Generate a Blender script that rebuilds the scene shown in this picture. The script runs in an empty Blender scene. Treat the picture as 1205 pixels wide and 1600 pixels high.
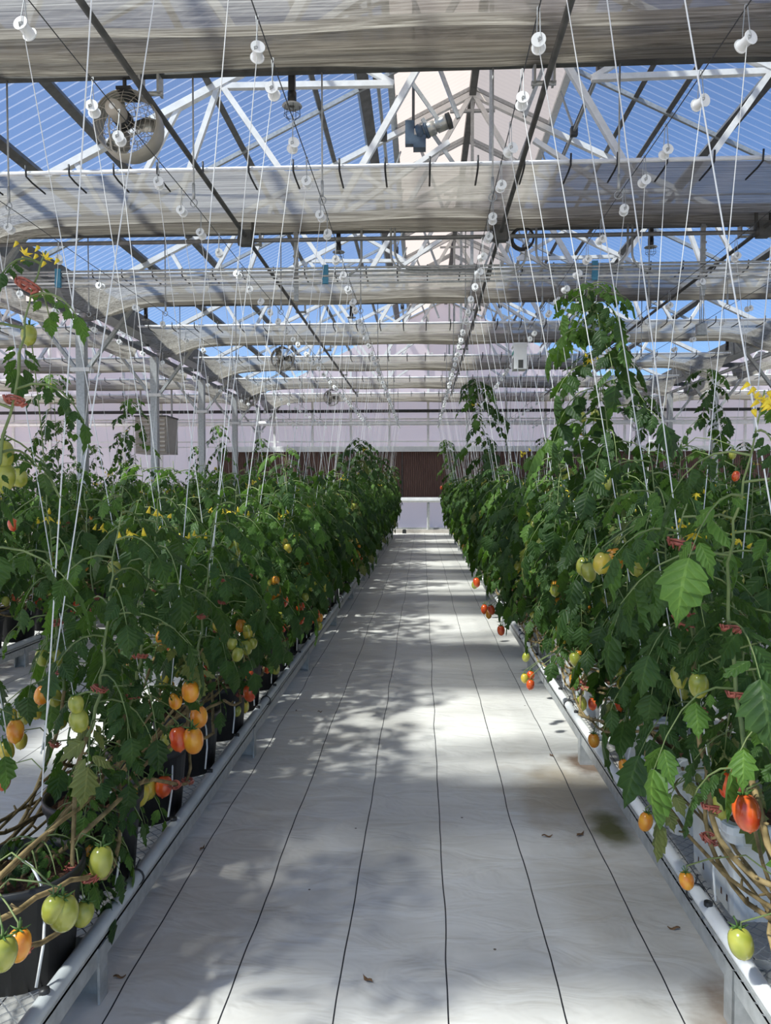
import bpy, math, random
from mathutils import Vector, Matrix
random.seed(7)
R = math.radians
scene = bpy.context.scene
col = scene.collection

# ------------------------------------------------------------------ camera, sky, sun, exposure
CAM = Vector((0.0, 0.0, 1.40)); FPX = 1150.0
YAW, PITCH = R(2.86), R(-1.84)
cd = bpy.data.cameras.new('camera'); cam = bpy.data.objects.new('camera', cd); col.objects.link(cam)
cam.location = CAM; cam.rotation_euler = (R(90) + PITCH, 0, YAW)
cd.sensor_fit = 'VERTICAL'; cd.sensor_height = 24.0; cd.lens = 24.0 * FPX / 1600.0
cd.clip_start = 0.02; cd.clip_end = 500
scene.camera = cam
CM = cam.rotation_euler.to_matrix()

SUN_DIR = Vector((-0.60, -0.37, 0.95)).normalized()      # towards the sun
w = bpy.data.worlds.new('sky'); scene.world = w; w.use_nodes = True
wn = w.node_tree; bg = wn.nodes['Background']
sk = wn.nodes.new('ShaderNodeTexSky'); sk.sky_type = 'NISHITA'; sk.sun_disc = False
sk.sun_elevation = math.asin(SUN_DIR.z); sk.sun_rotation = math.atan2(SUN_DIR.x, SUN_DIR.y)
sk.air_density = 1.0; sk.dust_density = 0.15; sk.ozone_density = 5.0; sk.altitude = 1200
wn.links.new(sk.outputs[0], bg.inputs[0]); bg.inputs[1].default_value = 0.15
sl = bpy.data.lights.new('sun', 'SUN'); sl.energy = 7.4; sl.angle = R(3.2); sl.color = (1.0, 0.88, 0.74)
so = bpy.data.objects.new('sun', sl); col.objects.link(so)
so.rotation_euler = SUN_DIR.to_track_quat('Z', 'Y').to_euler()
vs = scene.view_settings
scene.display_settings.display_device = 'sRGB'
vs.view_transform = 'Standard'; vs.look = 'None'; vs.gamma = 1.0; vs.use_curve_mapping = False
vs.exposure = 0.50
try:
    scene.cycles.transparent_max_bounces = 24
    scene.cycles.max_bounces = 9; scene.cycles.transmission_bounces = 6; scene.cycles.diffuse_bounces = 5
except Exception: pass

# ------------------------------------------------------------------ helpers
def ray(px, py):
    d = CM @ Vector(((px - 602.5) / FPX, (800 - py) / FPX, -1.0))
    return d
def atY(px, py, Y): d = ray(px, py); return CAM + d * (Y / d.y)
def atZ(px, py, Z): d = ray(px, py); return CAM + d * ((Z - CAM.z) / d.z)
def atX(px, py, X): d = ray(px, py); return CAM + d * (X / d.x)

def lk(o, parent=None):
    col.objects.link(o)
    if parent is not None: o.parent = parent
    return o
def tag(o, label=None, cat=None, group=None, kind=None):
    if label: o['label'] = label
    if cat: o['category'] = cat
    if group: o['group'] = group
    if kind: o['kind'] = kind
    return o
def empty(name, loc=(0, 0, 0)):
    o = bpy.data.objects.new(name, None); o.location = loc; o.empty_display_size = 0.1
    return lk(o)
def copy_tree(o, parent=None):
    c = o.copy(); col.objects.link(c)
    if parent is not None: c.parent = parent
    for ch in o.children: copy_tree(ch, c)
    return c

class MB:
    def __init__(s, o=(0, 0, 0)): s.v = []; s.f = []; s.sm = []; s.mi = []; s.cm = 0; s.uv = None; s.o = Vector(o)
    def add(s, vs_, fs, smooth=False):
        n = len(s.v); s.v += [Vector(p) - s.o for p in vs_]
        s.f += [tuple(i + n for i in f) for f in fs]; s.sm += [smooth] * len(fs); s.mi += [s.cm] * len(fs)
    def box(s, a, b):
        x0, y0, z0 = a; x1, y1, z1 = b
        s.add([(x0,y0,z0),(x1,y0,z0),(x1,y1,z0),(x0,y1,z0),(x0,y0,z1),(x1,y0,z1),(x1,y1,z1),(x0,y1,z1)],
              [(0,3,2,1),(4,5,6,7),(0,1,5,4),(1,2,6,5),(2,3,7,6),(3,0,4,7)])
    def bar(s, p, q, w_, h_, up=(0, 0, 1)):
        p = Vector(p); q = Vector(q); d = (q - p).normalized(); up = Vector(up)
        if abs(d.dot(up)) > 0.98: up = Vector((0, 1, 0))
        sx = d.cross(up).normalized(); uz = sx.cross(d)
        a = sx * w_ / 2; b = uz * h_ / 2
        s.add([p-a-b, p+a-b, p+a+b, p-a+b, q-a-b, q+a-b, q+a+b, q-a+b],
              [(0,3,2,1),(4,5,6,7),(0,1,5,4),(1,2,6,5),(2,3,7,6),(3,0,4,7)])
    def tube(s, pts, r, n=8, cap=True):
        pts = [Vector(p) for p in pts]; rs = r if isinstance(r, (list, tuple)) else [r] * len(pts)
        vs_ = []; prev = None
        for i, p in enumerate(pts):
            d = (pts[min(i+1, len(pts)-1)] - pts[max(i-1, 0)]).normalized()
            if prev is None:
                up = Vector((0, 0, 1)) if abs(d.z) < 0.9 else Vector((1, 0, 0))
                a = d.cross(up).normalized()
            else:
                a = (prev - d * prev.dot(d)).normalized()
            prev = a; b = d.cross(a)
            for k in range(n):
                t = 2 * math.pi * k / n
                vs_.append(p + (a * math.cos(t) + b * math.sin(t)) * rs[i])
        fs = []
        for i in range(len(pts) - 1):
            for k in range(n):
                k2 = (k + 1) % n
                fs.append((i*n+k, i*n+k2, (i+1)*n+k2, (i+1)*n+k))
        if cap: fs.append(tuple(range(n-1, -1, -1))); fs.append(tuple((len(pts)-1)*n + k for k in range(n)))
        s.add(vs_, fs, True)
    def lathe(s, prof, c, axis=(0, 0, 1), n=24, smooth=True):
        axis = Vector(axis).normalized(); t = Vector((1, 0, 0)) if abs(axis.x) < 0.9 else Vector((0, 1, 0))
        a = axis.cross(t).normalized(); b = axis.cross(a); c = Vector(c); vs_ = []; fs = []
        for (r_, h_) in prof:
            for k in range(n):
                th = 2 * math.pi * k / n
                vs_.append(c + axis * h_ + (a * math.cos(th) + b * math.sin(th)) * r_)
        for i in range(len(prof) - 1):
            for k in range(n):
                k2 = (k + 1) % n
                fs.append((i*n+k, (i+1)*n+k, (i+1)*n+k2, i*n+k2))
        s.add(vs_, fs, smooth)
    def torus(s, c, rad, r, axis=(0, 0, 1), n=16, m=6):
        axis = Vector(axis).normalized(); t = Vector((1, 0, 0)) if abs(axis.x) < 0.9 else Vector((0, 1, 0))
        a = axis.cross(t).normalized(); b = axis.cross(a); c = Vector(c)
        pts = [c + (a * math.cos(2*math.pi*k/n) + b * math.sin(2*math.pi*k/n)) * rad for k in range(n + 1)]
        s.tube(pts, r, m, False)
    def mesh(s, name, mat):
        me = bpy.data.meshes.new(name); me.from_pydata([tuple(p) for p in s.v], [], s.f)
        me.polygons.foreach_set('use_smooth', s.sm); me.polygons.foreach_set('material_index', s.mi); me.update()
        if s.uv:
            at_ = me.attributes.new('blade', 'FLOAT_VECTOR', 'POINT'); fl_ = []
            for i in range(len(s.v)): fl_ += list(s.uv.get(i, (0, 0, 0)))
            at_.data.foreach_set('vector', fl_)
        for m in (mat if isinstance(mat, (list, tuple)) else [mat]): me.materials.append(m)
        return me
    def build(s, name, mat, parent=None, loc=None):
        o = bpy.data.objects.new(name, s.mesh(name, mat))
        if loc is not None: o.location = loc
        elif parent is None: o.location = s.o
        return lk(o, parent)
def inst(name, me, parent=None, loc=(0, 0, 0), rot=(0, 0, 0), sc=1.0):
    o = bpy.data.objects.new(name, me); o.location = loc; o.rotation_euler = rot
    o.scale = (sc, sc, sc) if not isinstance(sc, tuple) else sc
    return lk(o, parent)

ORD = ['', 'first', 'second', 'third', 'fourth', 'fifth', 'sixth', 'seventh', 'eighth', 'ninth', 'tenth', 'eleventh', 'twelfth',
       'thirteenth', 'fourteenth', 'fifteenth', 'sixteenth', 'seventeenth', 'eighteenth', 'nineteenth']
TEN = {2: 'twent', 3: 'thirt', 4: 'fort', 5: 'fift'}
def ordn(n):
    if n < 20: return ORD[n]
    t, u = divmod(n, 10)
    return TEN[t] + ('ieth' if u == 0 else 'y-' + ORD[u])

# ------------------------------------------------------------------ materials
def newmat(name):
    m = bpy.data.materials.new(name); m.use_nodes = True
    nt = m.node_tree; p = nt.nodes['Principled BSDF']
    return m, nt, p
def N(nt, t, **kw):
    n = nt.nodes.new(t)
    for k, v in kw.items():
        if k in n.inputs: n.inputs[k].default_value = v
        else: setattr(n, k, v)
    return n
def ramp(nt, stops):
    r = nt.nodes.new('ShaderNodeValToRGB'); e = r.color_ramp.elements
    while len(e) > 1: e.remove(e[-1])
    e[0].position = stops[0][0]; e[0].color = (*stops[0][1], 1)
    for pos, c in stops[1:]:
        x = e.new(pos); x.color = (*c, 1)
    return r
def coords(nt, scale=(1, 1, 1), kind='Object'):
    tc = nt.nodes.new('ShaderNodeTexCoord'); mp = nt.nodes.new('ShaderNodeMapping')
    mp.inputs['Scale'].default_value = scale
    nt.links.new(tc.outputs[kind], mp.inputs[0]); return mp
def mat_noise(name, c1, c2, scale=8.0, rough=0.6, metal=0.0, bump=0.0, stretch=(1, 1, 1), spec=0.5, rnd=0.0):
    m, nt, p = newmat(name); mp = coords(nt, stretch)
    nz = N(nt, 'ShaderNodeTexNoise', Scale=scale, Detail=4.0); nt.links.new(mp.outputs[0], nz.inputs['Vector'])
    rp = ramp(nt, [(0.3, c1), (0.7, c2)]); nt.links.new(nz.outputs[0], rp.inputs[0])
    out = rp.outputs[0]
    if rnd:
        oi = nt.nodes.new('ShaderNodeObjectInfo'); hs = nt.nodes.new('ShaderNodeHueSaturation')
        mr = N(nt, 'ShaderNodeMapRange'); mr.inputs[3].default_value = 1 - rnd; mr.inputs[4].default_value = 1 + rnd
        nt.links.new(oi.outputs['Random'], mr.inputs[0]); nt.links.new(mr.outputs[0], hs.inputs['Value'])
        nt.links.new(out, hs.inputs['Color']); out = hs.outputs[0]
    nt.links.new(out, p.inputs['Base Color'])
    p.inputs['Roughness'].default_value = rough; p.inputs['Metallic'].default_value = metal
    p.inputs['Specular IOR Level'].default_value = spec
    if bump:
        b = N(nt, 'ShaderNodeBump', Strength=bump, Distance=0.01); nt.links.new(nz.outputs[0], b.inputs['Height'])
        nt.links.new(b.outputs[0], p.inputs['Normal'])
    return m

M = {}
M['galv'] = mat_noise('galvanised_steel', (0.34, 0.35, 0.35), (0.48, 0.49, 0.49), 30, 0.42, 0.35, 0.05)
M['truss'] = mat_noise('white_galvanised_truss_steel', (0.76, 0.75, 0.73), (0.88, 0.87, 0.85), 14, 0.5, 0.0)
M['purlin'] = mat_noise('grey_purlin_steel', (0.11, 0.108, 0.105), (0.18, 0.177, 0.172), 10, 0.5, 0.2)
M['dark'] = mat_noise('dark_bronze_steel', (0.06, 0.06, 0.058), (0.11, 0.108, 0.10), 10, 0.5, 0.3)
M['black'] = mat_noise('black_plastic', (0.012, 0.012, 0.013), (0.03, 0.03, 0.032), 12, 0.45, 0, 0.05, rnd=0.15)
M['whitepl'] = mat_noise('white_plastic', (0.78, 0.78, 0.77), (0.86, 0.86, 0.85), 12, 0.4)
M['crate'] = mat_noise('white_container_plastic', (0.68, 0.69, 0.68), (0.78, 0.79, 0.78), 6, 0.45)
M['pipe'] = mat_noise('pale_irrigation_pipe', (0.40, 0.42, 0.43), (0.52, 0.54, 0.55), 9, 0.4, 0, 0.03)
M['pipewhite'] = mat_noise('white_pipe', (0.75, 0.75, 0.75), (0.86, 0.86, 0.85), 9, 0.45)
M['soil'] = mat_noise('coir_soil', (0.035, 0.018, 0.010), (0.20, 0.10, 0.055), 90, 0.95, 0, 1.0)
M['stem'] = mat_noise('bare_brown_stem', (0.12, 0.085, 0.035), (0.36, 0.26, 0.12), 26, 0.8, 0, 0.5, (1, 1, 1), 0.3, 0.15)
M['green_stem'] = mat_noise('green_stem', (0.12, 0.17, 0.05), (0.22, 0.27, 0.10), 22, 0.6, 0, 0.1)
M['calyx'] = mat_noise('green_calyx', (0.05, 0.11, 0.02), (0.10, 0.20, 0.04), 40, 0.6)
M['clip'] = mat_noise('faded_red_clip', (0.33, 0.08, 0.05), (0.48, 0.14, 0.10), 40, 0.55)
M['flower'] = mat_noise('yellow_petal', (0.80, 0.55, 0.02), (0.90, 0.70, 0.05), 30, 0.6)
M['twine'] = mat_noise('white_twine', (0.74, 0.74, 0.72), (0.84, 0.84, 0.82), 60, 0.7)
M['cable'] = mat_noise('dark_wire_cable', (0.05, 0.05, 0.05), (0.10, 0.10, 0.10), 60, 0.5, 0.4)
M['fan'] = mat_noise('beige_fan_enamel', (0.36, 0.33, 0.28), (0.46, 0.43, 0.37), 10, 0.45)
M['beige'] = mat_noise('beige_unit_paint', (0.40, 0.36, 0.31), (0.48, 0.44, 0.38), 6, 0.5)
M['motor'] = mat_noise('blue_grey_motor_paint', (0.05, 0.08, 0.13), (0.10, 0.15, 0.20), 10, 0.4)
M['steelmotor'] = mat_noise('bare_motor_steel', (0.40, 0.40, 0.38), (0.55, 0.54, 0.50), 12, 0.3, 0.7)
M['curb'] = mat_noise('concrete_curb', (0.42, 0.38, 0.34), (0.52, 0.48, 0.44), 14, 0.9, 0, 0.3)
M['bluetape'] = mat_noise('blue_tape', (0.04, 0.20, 0.34), (0.08, 0.28, 0.42), 10, 0.5)
M['green'] = mat_noise('teal_green_plastic', (0.02, 0.22, 0.18), (0.04, 0.28, 0.22), 10, 0.5)
M['debris'] = mat_noise('dry_leaf_litter', (0.10, 0.05, 0.02), (0.24, 0.13, 0.06), 50, 0.9)
M['grid_steel'] = mat_noise('dark_expanded_steel', (0.16, 0.17, 0.19), (0.28, 0.29, 0.31), 30, 0.5, 0.3)

def fruit_mat(name, c1, c2):
    m, nt, p = newmat(name); mp = coords(nt, (1, 1, 1))
    nz = N(nt, 'ShaderNodeTexNoise', Scale=1.6, Detail=1.0); nt.links.new(mp.outputs[0], nz.inputs['Vector'])
    rp = ramp(nt, [(0.35, c1), (0.65, c2)]); nt.links.new(nz.outputs[0], rp.inputs[0])
    nt.links.new(rp.outputs[0], p.inputs['Base Color']); p.inputs['Roughness'].default_value = 0.22
    p.inputs['Subsurface Weight'].default_value = 0.0
    p.inputs['Coat Weight'].default_value = 0.25; p.inputs['Coat Roughness'].default_value = 0.12
    return m
FR = {'green': fruit_mat('unripe_tomato', (0.27, 0.29, 0.035), (0.40, 0.39, 0.07)),
      'yellow': fruit_mat('turning_tomato', (0.48, 0.42, 0.06), (0.66, 0.46, 0.05)),
      'orange': fruit_mat('orange_tomato', (0.72, 0.22, 0.02), (0.80, 0.36, 0.03)),
      'red': fruit_mat('red_tomato', (0.55, 0.05, 0.015), (0.68, 0.12, 0.02))}

def leaf_mat(name, c1, c2, tl):
    m, nt, p = newmat(name); out = nt.nodes['Material Output']
    mp = coords(nt, (1, 1, 1))
    nz = N(nt, 'ShaderNodeTexNoise', Scale=9.0, Detail=3.0); nt.links.new(mp.outputs[0], nz.inputs['Vector'])
    rp = ramp(nt, [(0.30, c1), (0.68, c2)]); nt.links.new(nz.outputs[0], rp.inputs[0])
    oi = nt.nodes.new('ShaderNodeObjectInfo'); hs = nt.nodes.new('ShaderNodeHueSaturation')
    mr = N(nt, 'ShaderNodeMapRange'); mr.inputs[3].default_value = 0.78; mr.inputs[4].default_value = 1.25
    nt.links.new(oi.outputs['Random'], mr.inputs[0]); nt.links.new(mr.outputs[0], hs.inputs['Value'])
    at = nt.nodes.new('ShaderNodeAttribute'); at.attribute_name = 'blade'; sp = nt.nodes.new('ShaderNodeSeparateXYZ'); nt.links.new(at.outputs['Vector'], sp.inputs[0])
    def mth(op, a, b=None):
        q = nt.nodes.new('ShaderNodeMath'); q.operation = op
        for k_, x_ in enumerate((a, b)):
            if x_ is None: continue
            if isinstance(x_, (int, float)): q.inputs[k_].default_value = x_
            else: nt.links.new(x_, q.inputs[k_])
        return q.outputs[0]
    ph = mth('FRACT', mth('MULTIPLY', mth('SUBTRACT', sp.outputs[0], mth('MULTIPLY', sp.outputs[1], .22)), 7.0))
    side_v = mth('GREATER_THAN', mth('ABSOLUTE', mth('SUBTRACT', ph, .5)), .42)
    mid_v = mth('LESS_THAN', sp.outputs[1], .07)
    vein = mth('MULTIPLY', mth('MAXIMUM', mth('MULTIPLY', side_v, .55), mid_v), sp.outputs[2])
    mv = nt.nodes.new('ShaderNodeMix'); mv.data_type = 'RGBA'; nt.links.new(mth('MULTIPLY', vein, .30), mv.inputs['Factor'])
    nt.links.new(rp.outputs[0], mv.inputs['A']); mv.inputs['B'].default_value = (c2[0] * 2.2 + .03, c2[1] * 1.9 + .03, c2[2] * 2.0 + .01, 1)
    nt.links.new(mv.outputs['Result'], hs.inputs['Color']); nt.links.new(hs.outputs[0], p.inputs['Base Color'])
    puff = mth('MULTIPLY', mth('SINE', mth('MULTIPLY', ph, math.pi)), mth('MULTIPLY', sp.outputs[2], 1.0))
    p.inputs['Roughness'].default_value = 0.5; p.inputs['Specular IOR Level'].default_value = 0.3
    n2 = N(nt, 'ShaderNodeTexNoise', Scale=120.0, Detail=2.0); nt.links.new(mp.outputs[0], n2.inputs['Vector'])
    b = N(nt, 'ShaderNodeBump', Strength=0.5, Distance=0.004); nt.links.new(mth('ADD', mth('MULTIPLY', n2.outputs[0], .5), puff), b.inputs['Height'])
    nt.links.new(b.outputs[0], p.inputs['Normal'])
    t = nt.nodes.new('ShaderNodeBsdfTranslucent'); t.inputs[0].default_value = (*tl, 1)
    mx = nt.nodes.new('ShaderNodeMixShader'); mx.inputs[0].default_value = 0.28
    nt.links.new(p.outputs[0], mx.inputs[1]); nt.links.new(t.outputs[0], mx.inputs[2]); nt.links.new(mx.outputs[0], out.inputs[0])
    return m
M['leaf'] = leaf_mat('tomato_leaf', (0.018, 0.046, 0.013), (0.046, 0.098, 0.022), (0.10, 0.22, 0.018))
M['leaf_young'] = leaf_mat('young_tomato_leaf', (0.048, 0.11, 0.018), (0.10, 0.195, 0.032), (0.17, 0.36, 0.035))
M['leaf_old'] = leaf_mat('yellowing_tomato_leaf', (0.12, 0.15, 0.04), (0.20, 0.22, 0.07), (0.28, 0.34, 0.06))
LEAF = [M['leaf'], M['leaf_young'], M['leaf_old']]

# woven white ground fabric with black marker threads every 30.5 cm
def ground_mat():
    m, nt, p = newmat('white_ground_fabric'); L = nt.links.new
    tc = nt.nodes.new('ShaderNodeTexCoord'); sp = nt.nodes.new('ShaderNodeSeparateXYZ'); L(tc.outputs['Object'], sp.inputs[0])
    mp = nt.nodes.new('ShaderNodeMapping'); mp.inputs['Scale'].default_value = (1.0, 1.2, 1); L(tc.outputs['Object'], mp.inputs[0])
    n1 = N(nt, 'ShaderNodeTexNoise', Scale=1.6, Detail=4.0, Distortion=0.4); L(mp.outputs[0], n1.inputs['Vector'])
    base = ramp(nt, [(0.28, (0.57, 0.545, 0.50)), (0.5, (0.67, 0.645, 0.605)), (0.75, (0.73, 0.71, 0.67))]); L(n1.outputs[0], base.inputs[0])
    # dirt near the bench feet and algae stain on the right of the aisle
    def blob(cx, cy, rx, ry, seed):
        v = nt.nodes.new('ShaderNodeMapping'); v.vector_type = 'TEXTURE'
        v.inputs['Location'].default_value = (cx, cy, 0); v.inputs['Scale'].default_value = (rx, ry, 1); L(tc.outputs['Object'], v.inputs[0])
        nn = N(nt, 'ShaderNodeTexNoise', Scale=5.0 + seed, Detail=5.0); L(tc.outputs['Object'], nn.inputs['Vector'])
        ln = nt.nodes.new('ShaderNodeVectorMath'); ln.operation = 'LENGTH'; L(v.outputs[0], ln.inputs[0])
        a = N(nt, 'ShaderNodeMath', operation='MULTIPLY_ADD'); a.inputs[1].default_value = 1.3; L(nn.outputs[0], a.inputs[0]); 
        L(ln.outputs['Value'], a.inputs[2])
        r = N(nt, 'ShaderNodeMapRange'); r.inputs[1].default_value = 1.65; r.inputs[2].default_value = 1.0; r.inputs[3].default_value = 0; r.inputs[4].default_value = 1
        L(a.outputs[0], r.inputs[0]); return r.outputs[0]
    cur = base.outputs[0]
    for (cx, cy, rx, ry, c, s_, k) in ((0.66, 3.35, 0.32, 0.55, (0.36, 0.27, 0.16), 0.5, .65), (0.78, 3.02, 0.10, 0.20, (0.10, 0.10, 0.02), 2.1, .95),
                                    (0.86, 3.75, 0.16, 0.22, (0.12, 0.07, 0.04), 3.0, .9), (0.85, 1.95, 0.15, 0.20, (0.16, 0.10, 0.06), 4.0, .8),
                                    (0.72, 2.5, 0.35, 0.6, (0.42, 0.36, 0.28), 1.1, .45), (-0.72, 2.6, 0.35, 0.9, (0.48, 0.43, 0.37), 1.7, .5)):
        mx = nt.nodes.new('ShaderNodeMix'); mx.data_type = 'RGBA'
        f = N(nt, 'ShaderNodeMath', operation='MULTIPLY'); f.inputs[1].default_value = k; L(blob(cx, cy, rx, ry, s_), f.inputs[0])
        L(f.outputs[0], mx.inputs['Factor']); L(cur, mx.inputs['A']); mx.inputs['B'].default_value = (*c, 1); cur = mx.outputs['Result']
    # threads
    nw = N(nt, 'ShaderNodeTexNoise', Scale=0.9, Detail=3.0); L(tc.outputs['Object'], nw.inputs['Vector'])
    wob = N(nt, 'ShaderNodeMath', operation='MULTIPLY_ADD'); wob.inputs[1].default_value = 0.055; L(nw.outputs[0], wob.inputs[0]); L(sp.outputs[0], wob.inputs[2])
    ad = N(nt, 'ShaderNodeMath', operation='ADD'); ad.inputs[1].default_value = 30.5 + 0.1525 - 0.0275 - 0.075; L(wob.outputs[0], ad.inputs[0])
    md = N(nt, 'ShaderNodeMath', operation='MODULO'); md.inputs[1].default_value = 0.305; L(ad.outputs[0], md.inputs[0])
    sb = N(nt, 'ShaderNodeMath', operation='SUBTRACT'); sb.inputs[1].default_value = 0.1525; L(md.outputs[0], sb.inputs[0])
    ab = N(nt, 'ShaderNodeMath', operation='ABSOLUTE'); L(sb.outputs[0], ab.inputs[0])
    lt = N(nt, 'ShaderNodeMath', operation='LESS_THAN'); lt.inputs[1].default_value = 0.0022; L(ab.outputs[0], lt.inputs[0])
    mx = nt.nodes.new('ShaderNodeMix'); mx.data_type = 'RGBA'; L(lt.outputs[0], mx.inputs['Factor']); L(cur, mx.inputs['A'])
    mx.inputs['B'].default_value = (0.02, 0.02, 0.025, 1); cur = mx.outputs['Result']
    # specks
    vo = N(nt, 'ShaderNodeTexVoronoi', Scale=5.0); L(tc.outputs['Object'], vo.inputs['Vector'])
    ls = N(nt, 'ShaderNodeMath', operation='LESS_THAN'); ls.inputs[1].default_value = 0.028; L(vo.outputs['Distance'], ls.inputs[0])
    mx = nt.nodes.new('ShaderNodeMix'); mx.data_type = 'RGBA'; L(ls.outputs[0], mx.inputs['Factor']); L(cur, mx.inputs['A'])
    mx.inputs['B'].default_value = (0.12, 0.09, 0.06, 1); cur = mx.outputs['Result']
    L(cur, p.inputs['Base Color']); p.inputs['Roughness'].default_value = 0.55; p.inputs['Specular IOR Level'].default_value = 0.35
    m2 = nt.nodes.new('ShaderNodeMapping'); m2.inputs['Scale'].default_value = (1.6, 3.2, 1); L(tc.outputs['Object'], m2.inputs[0])
    n3 = N(nt, 'ShaderNodeTexNoise', Scale=2.6, Detail=3.0, Distortion=0.8); L(m2.outputs[0], n3.inputs['Vector'])
    b = N(nt, 'ShaderNodeBump', Strength=0.45, Distance=0.035); L(n3.outputs[0], b.inputs['Height']); L(b.outputs[0], p.inputs['Normal'])
    return m
M['ground'] = ground_mat()

# clear ribbed polycarbonate: ribs run down the slope, so they repeat along Y
def poly_mat(name, period, clear, tint, ribw=0.12, ribop=0.6):
    m, nt, p = newmat(name); L = nt.links.new; out = nt.nodes['Material Output']
    tc = nt.nodes.new('ShaderNodeTexCoord'); sp = nt.nodes.new('ShaderNodeSeparateXYZ'); L(tc.outputs['Object'], sp.inputs[0])
    ad = N(nt, 'ShaderNodeMath', operation='ADD'); ad.inputs[1].default_value = 100.0; L(sp.outputs[1], ad.inputs[0])
    md = N(nt, 'ShaderNodeMath', operation='MODULO'); md.inputs[1].default_value = period; L(ad.outputs[0], md.inputs[0])
    lt = N(nt, 'ShaderNodeMath', operation='LESS_THAN'); lt.inputs[1].default_value = period * ribw; L(md.outputs[0], lt.inputs[0])
    nz = N(nt, 'ShaderNodeTexNoise', Scale=1.5, Detail=4.0); L(tc.outputs['Object'], nz.inputs['Vector'])
    dr = N(nt, 'ShaderNodeMapRange'); dr.inputs[3].default_value = 1 - clear - 0.02; dr.inputs[4].default_value = 1 - clear + 0.05; L(nz.outputs[0], dr.inputs[0])
    ml = N(nt, 'ShaderNodeMath', operation='MULTIPLY_ADD'); ml.inputs[1].default_value = ribop; L(lt.outputs[0], ml.inputs[0]); L(dr.outputs[0], ml.inputs[2]); ml.use_clamp = True
    tr = nt.nodes.new('ShaderNodeBsdfTransparent'); tr.inputs[0].default_value = (0.58, 0.69, 0.79, 1)
    df = nt.nodes.new('ShaderNodeBsdfDiffuse'); df.inputs[0].default_value = (*tint, 1)
    tl = nt.nodes.new('ShaderNodeBsdfTranslucent'); tl.inputs[0].default_value = (*tint, 1)
    m1 = nt.nodes.new('ShaderNodeMixShader'); m1.inputs[0].default_value = 0.6; L(df.outputs[0], m1.inputs[1]); L(tl.outputs[0], m1.inputs[2])
    m2 = nt.nodes.new('ShaderNodeMixShader'); L(ml.outputs[0], m2.inputs[0]); L(tr.outputs[0], m2.inputs[1]); L(m1.outputs[0], m2.inputs[2])
    L(m2.outputs[0], out.inputs[0]); return m
M['clearroof'] = poly_mat('clear_ribbed_polycarbonate', 0.13, 0.965, (0.85, 0.90, 0.95), 0.15, 0.14)
M['whiteroof'] = poly_mat('white_ribbed_polycarbonate', 0.10, 0.05, (0.50, 0.47, 0.45), 0.5, 0.05)
M['wallpoly'] = poly_mat('white_wall_polycarbonate', 0.10, 0.06, (0.88, 0.74, 0.74), 0.5, 0.05)

# woven aluminised shade cloth: fine strips along X
def cloth_mat():
    m, nt, p = newmat('silver_shade_cloth'); L = nt.links.new; out = nt.nodes['Material Output']
    mp = coords(nt, (0.07, 15.0, 15.0))
    nz = N(nt, 'ShaderNodeTexNoise', Scale=7.0, Detail=8.0, Roughness=0.62, Distortion=0.5); L(mp.outputs[0], nz.inputs['Vector'])
    rp = ramp(nt, [(0.34, (0.17, 0.15, 0.12)), (0.5, (0.37, 0.34, 0.295)), (0.68, (0.62, 0.58, 0.51))]); L(nz.outputs[0], rp.inputs[0])
    L(rp.outputs[0], p.inputs['Base Color']); p.inputs['Roughness'].default_value = 0.4; p.inputs['Metallic'].default_value = 0.25
    b = N(nt, 'ShaderNodeBump', Strength=0.5, Distance=0.01); L(nz.outputs[0], b.inputs['Height']); L(b.outputs[0], p.inputs['Normal'])
    tl = nt.nodes.new('ShaderNodeBsdfTranslucent'); L(rp.outputs[0], tl.inputs[0])
    m1 = nt.nodes.new('ShaderNodeMixShader'); m1.inputs[0].default_value = 0.60; L(p.outputs[0], m1.inputs[1]); L(tl.outputs[0], m1.inputs[2])
    tr = nt.nodes.new('ShaderNodeBsdfTransparent')
    m2 = nt.nodes.new('ShaderNodeMixShader'); m2.inputs[0].default_value = 0.16; L(m1.outputs[0], m2.inputs[1]); L(tr.outputs[0], m2.inputs[2])
    L(m2.outputs[0], out.inputs[0]); return m
M['cloth'] = cloth_mat()

# brown fluted cooling pad
def pad_mat():
    m, nt, p = newmat('brown_fluted_cooling_pad'); L = nt.links.new
    mp = coords(nt, (1, 1, 1)); wv = N(nt, 'ShaderNodeTexWave', Scale=5.5, Distortion=2.0, Detail=2.0); wv.bands_direction = 'X'; L(mp.outputs[0], wv.inputs['Vector'])
    m3 = coords(nt, (40, 1, 3)); nz = N(nt, 'ShaderNodeTexNoise', Scale=1.0, Detail=4.0); L(m3.outputs[0], nz.inputs['Vector'])
    ad = N(nt, 'ShaderNodeMath', operation='MULTIPLY'); L(wv.outputs[1], ad.inputs[0]); L(nz.outputs[0], ad.inputs[1])
    rp = ramp(nt, [(0.1, (0.07, 0.038, 0.03)), (0.4, (0.15, 0.08, 0.062)), (0.9, (0.30, 0.19, 0.15))]); L(ad.outputs[0], rp.inputs[0])
    L(rp.outputs[0], p.inputs['Base Color']); p.inputs['Roughness'].default_value = 0.9
    b = N(nt, 'ShaderNodeBump', Strength=0.8, Distance=0.03); L(ad.outputs[0], b.inputs['Height']); L(b.outputs[0], p.inputs['Normal'])
    return m
M['pad'] = pad_mat()

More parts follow.
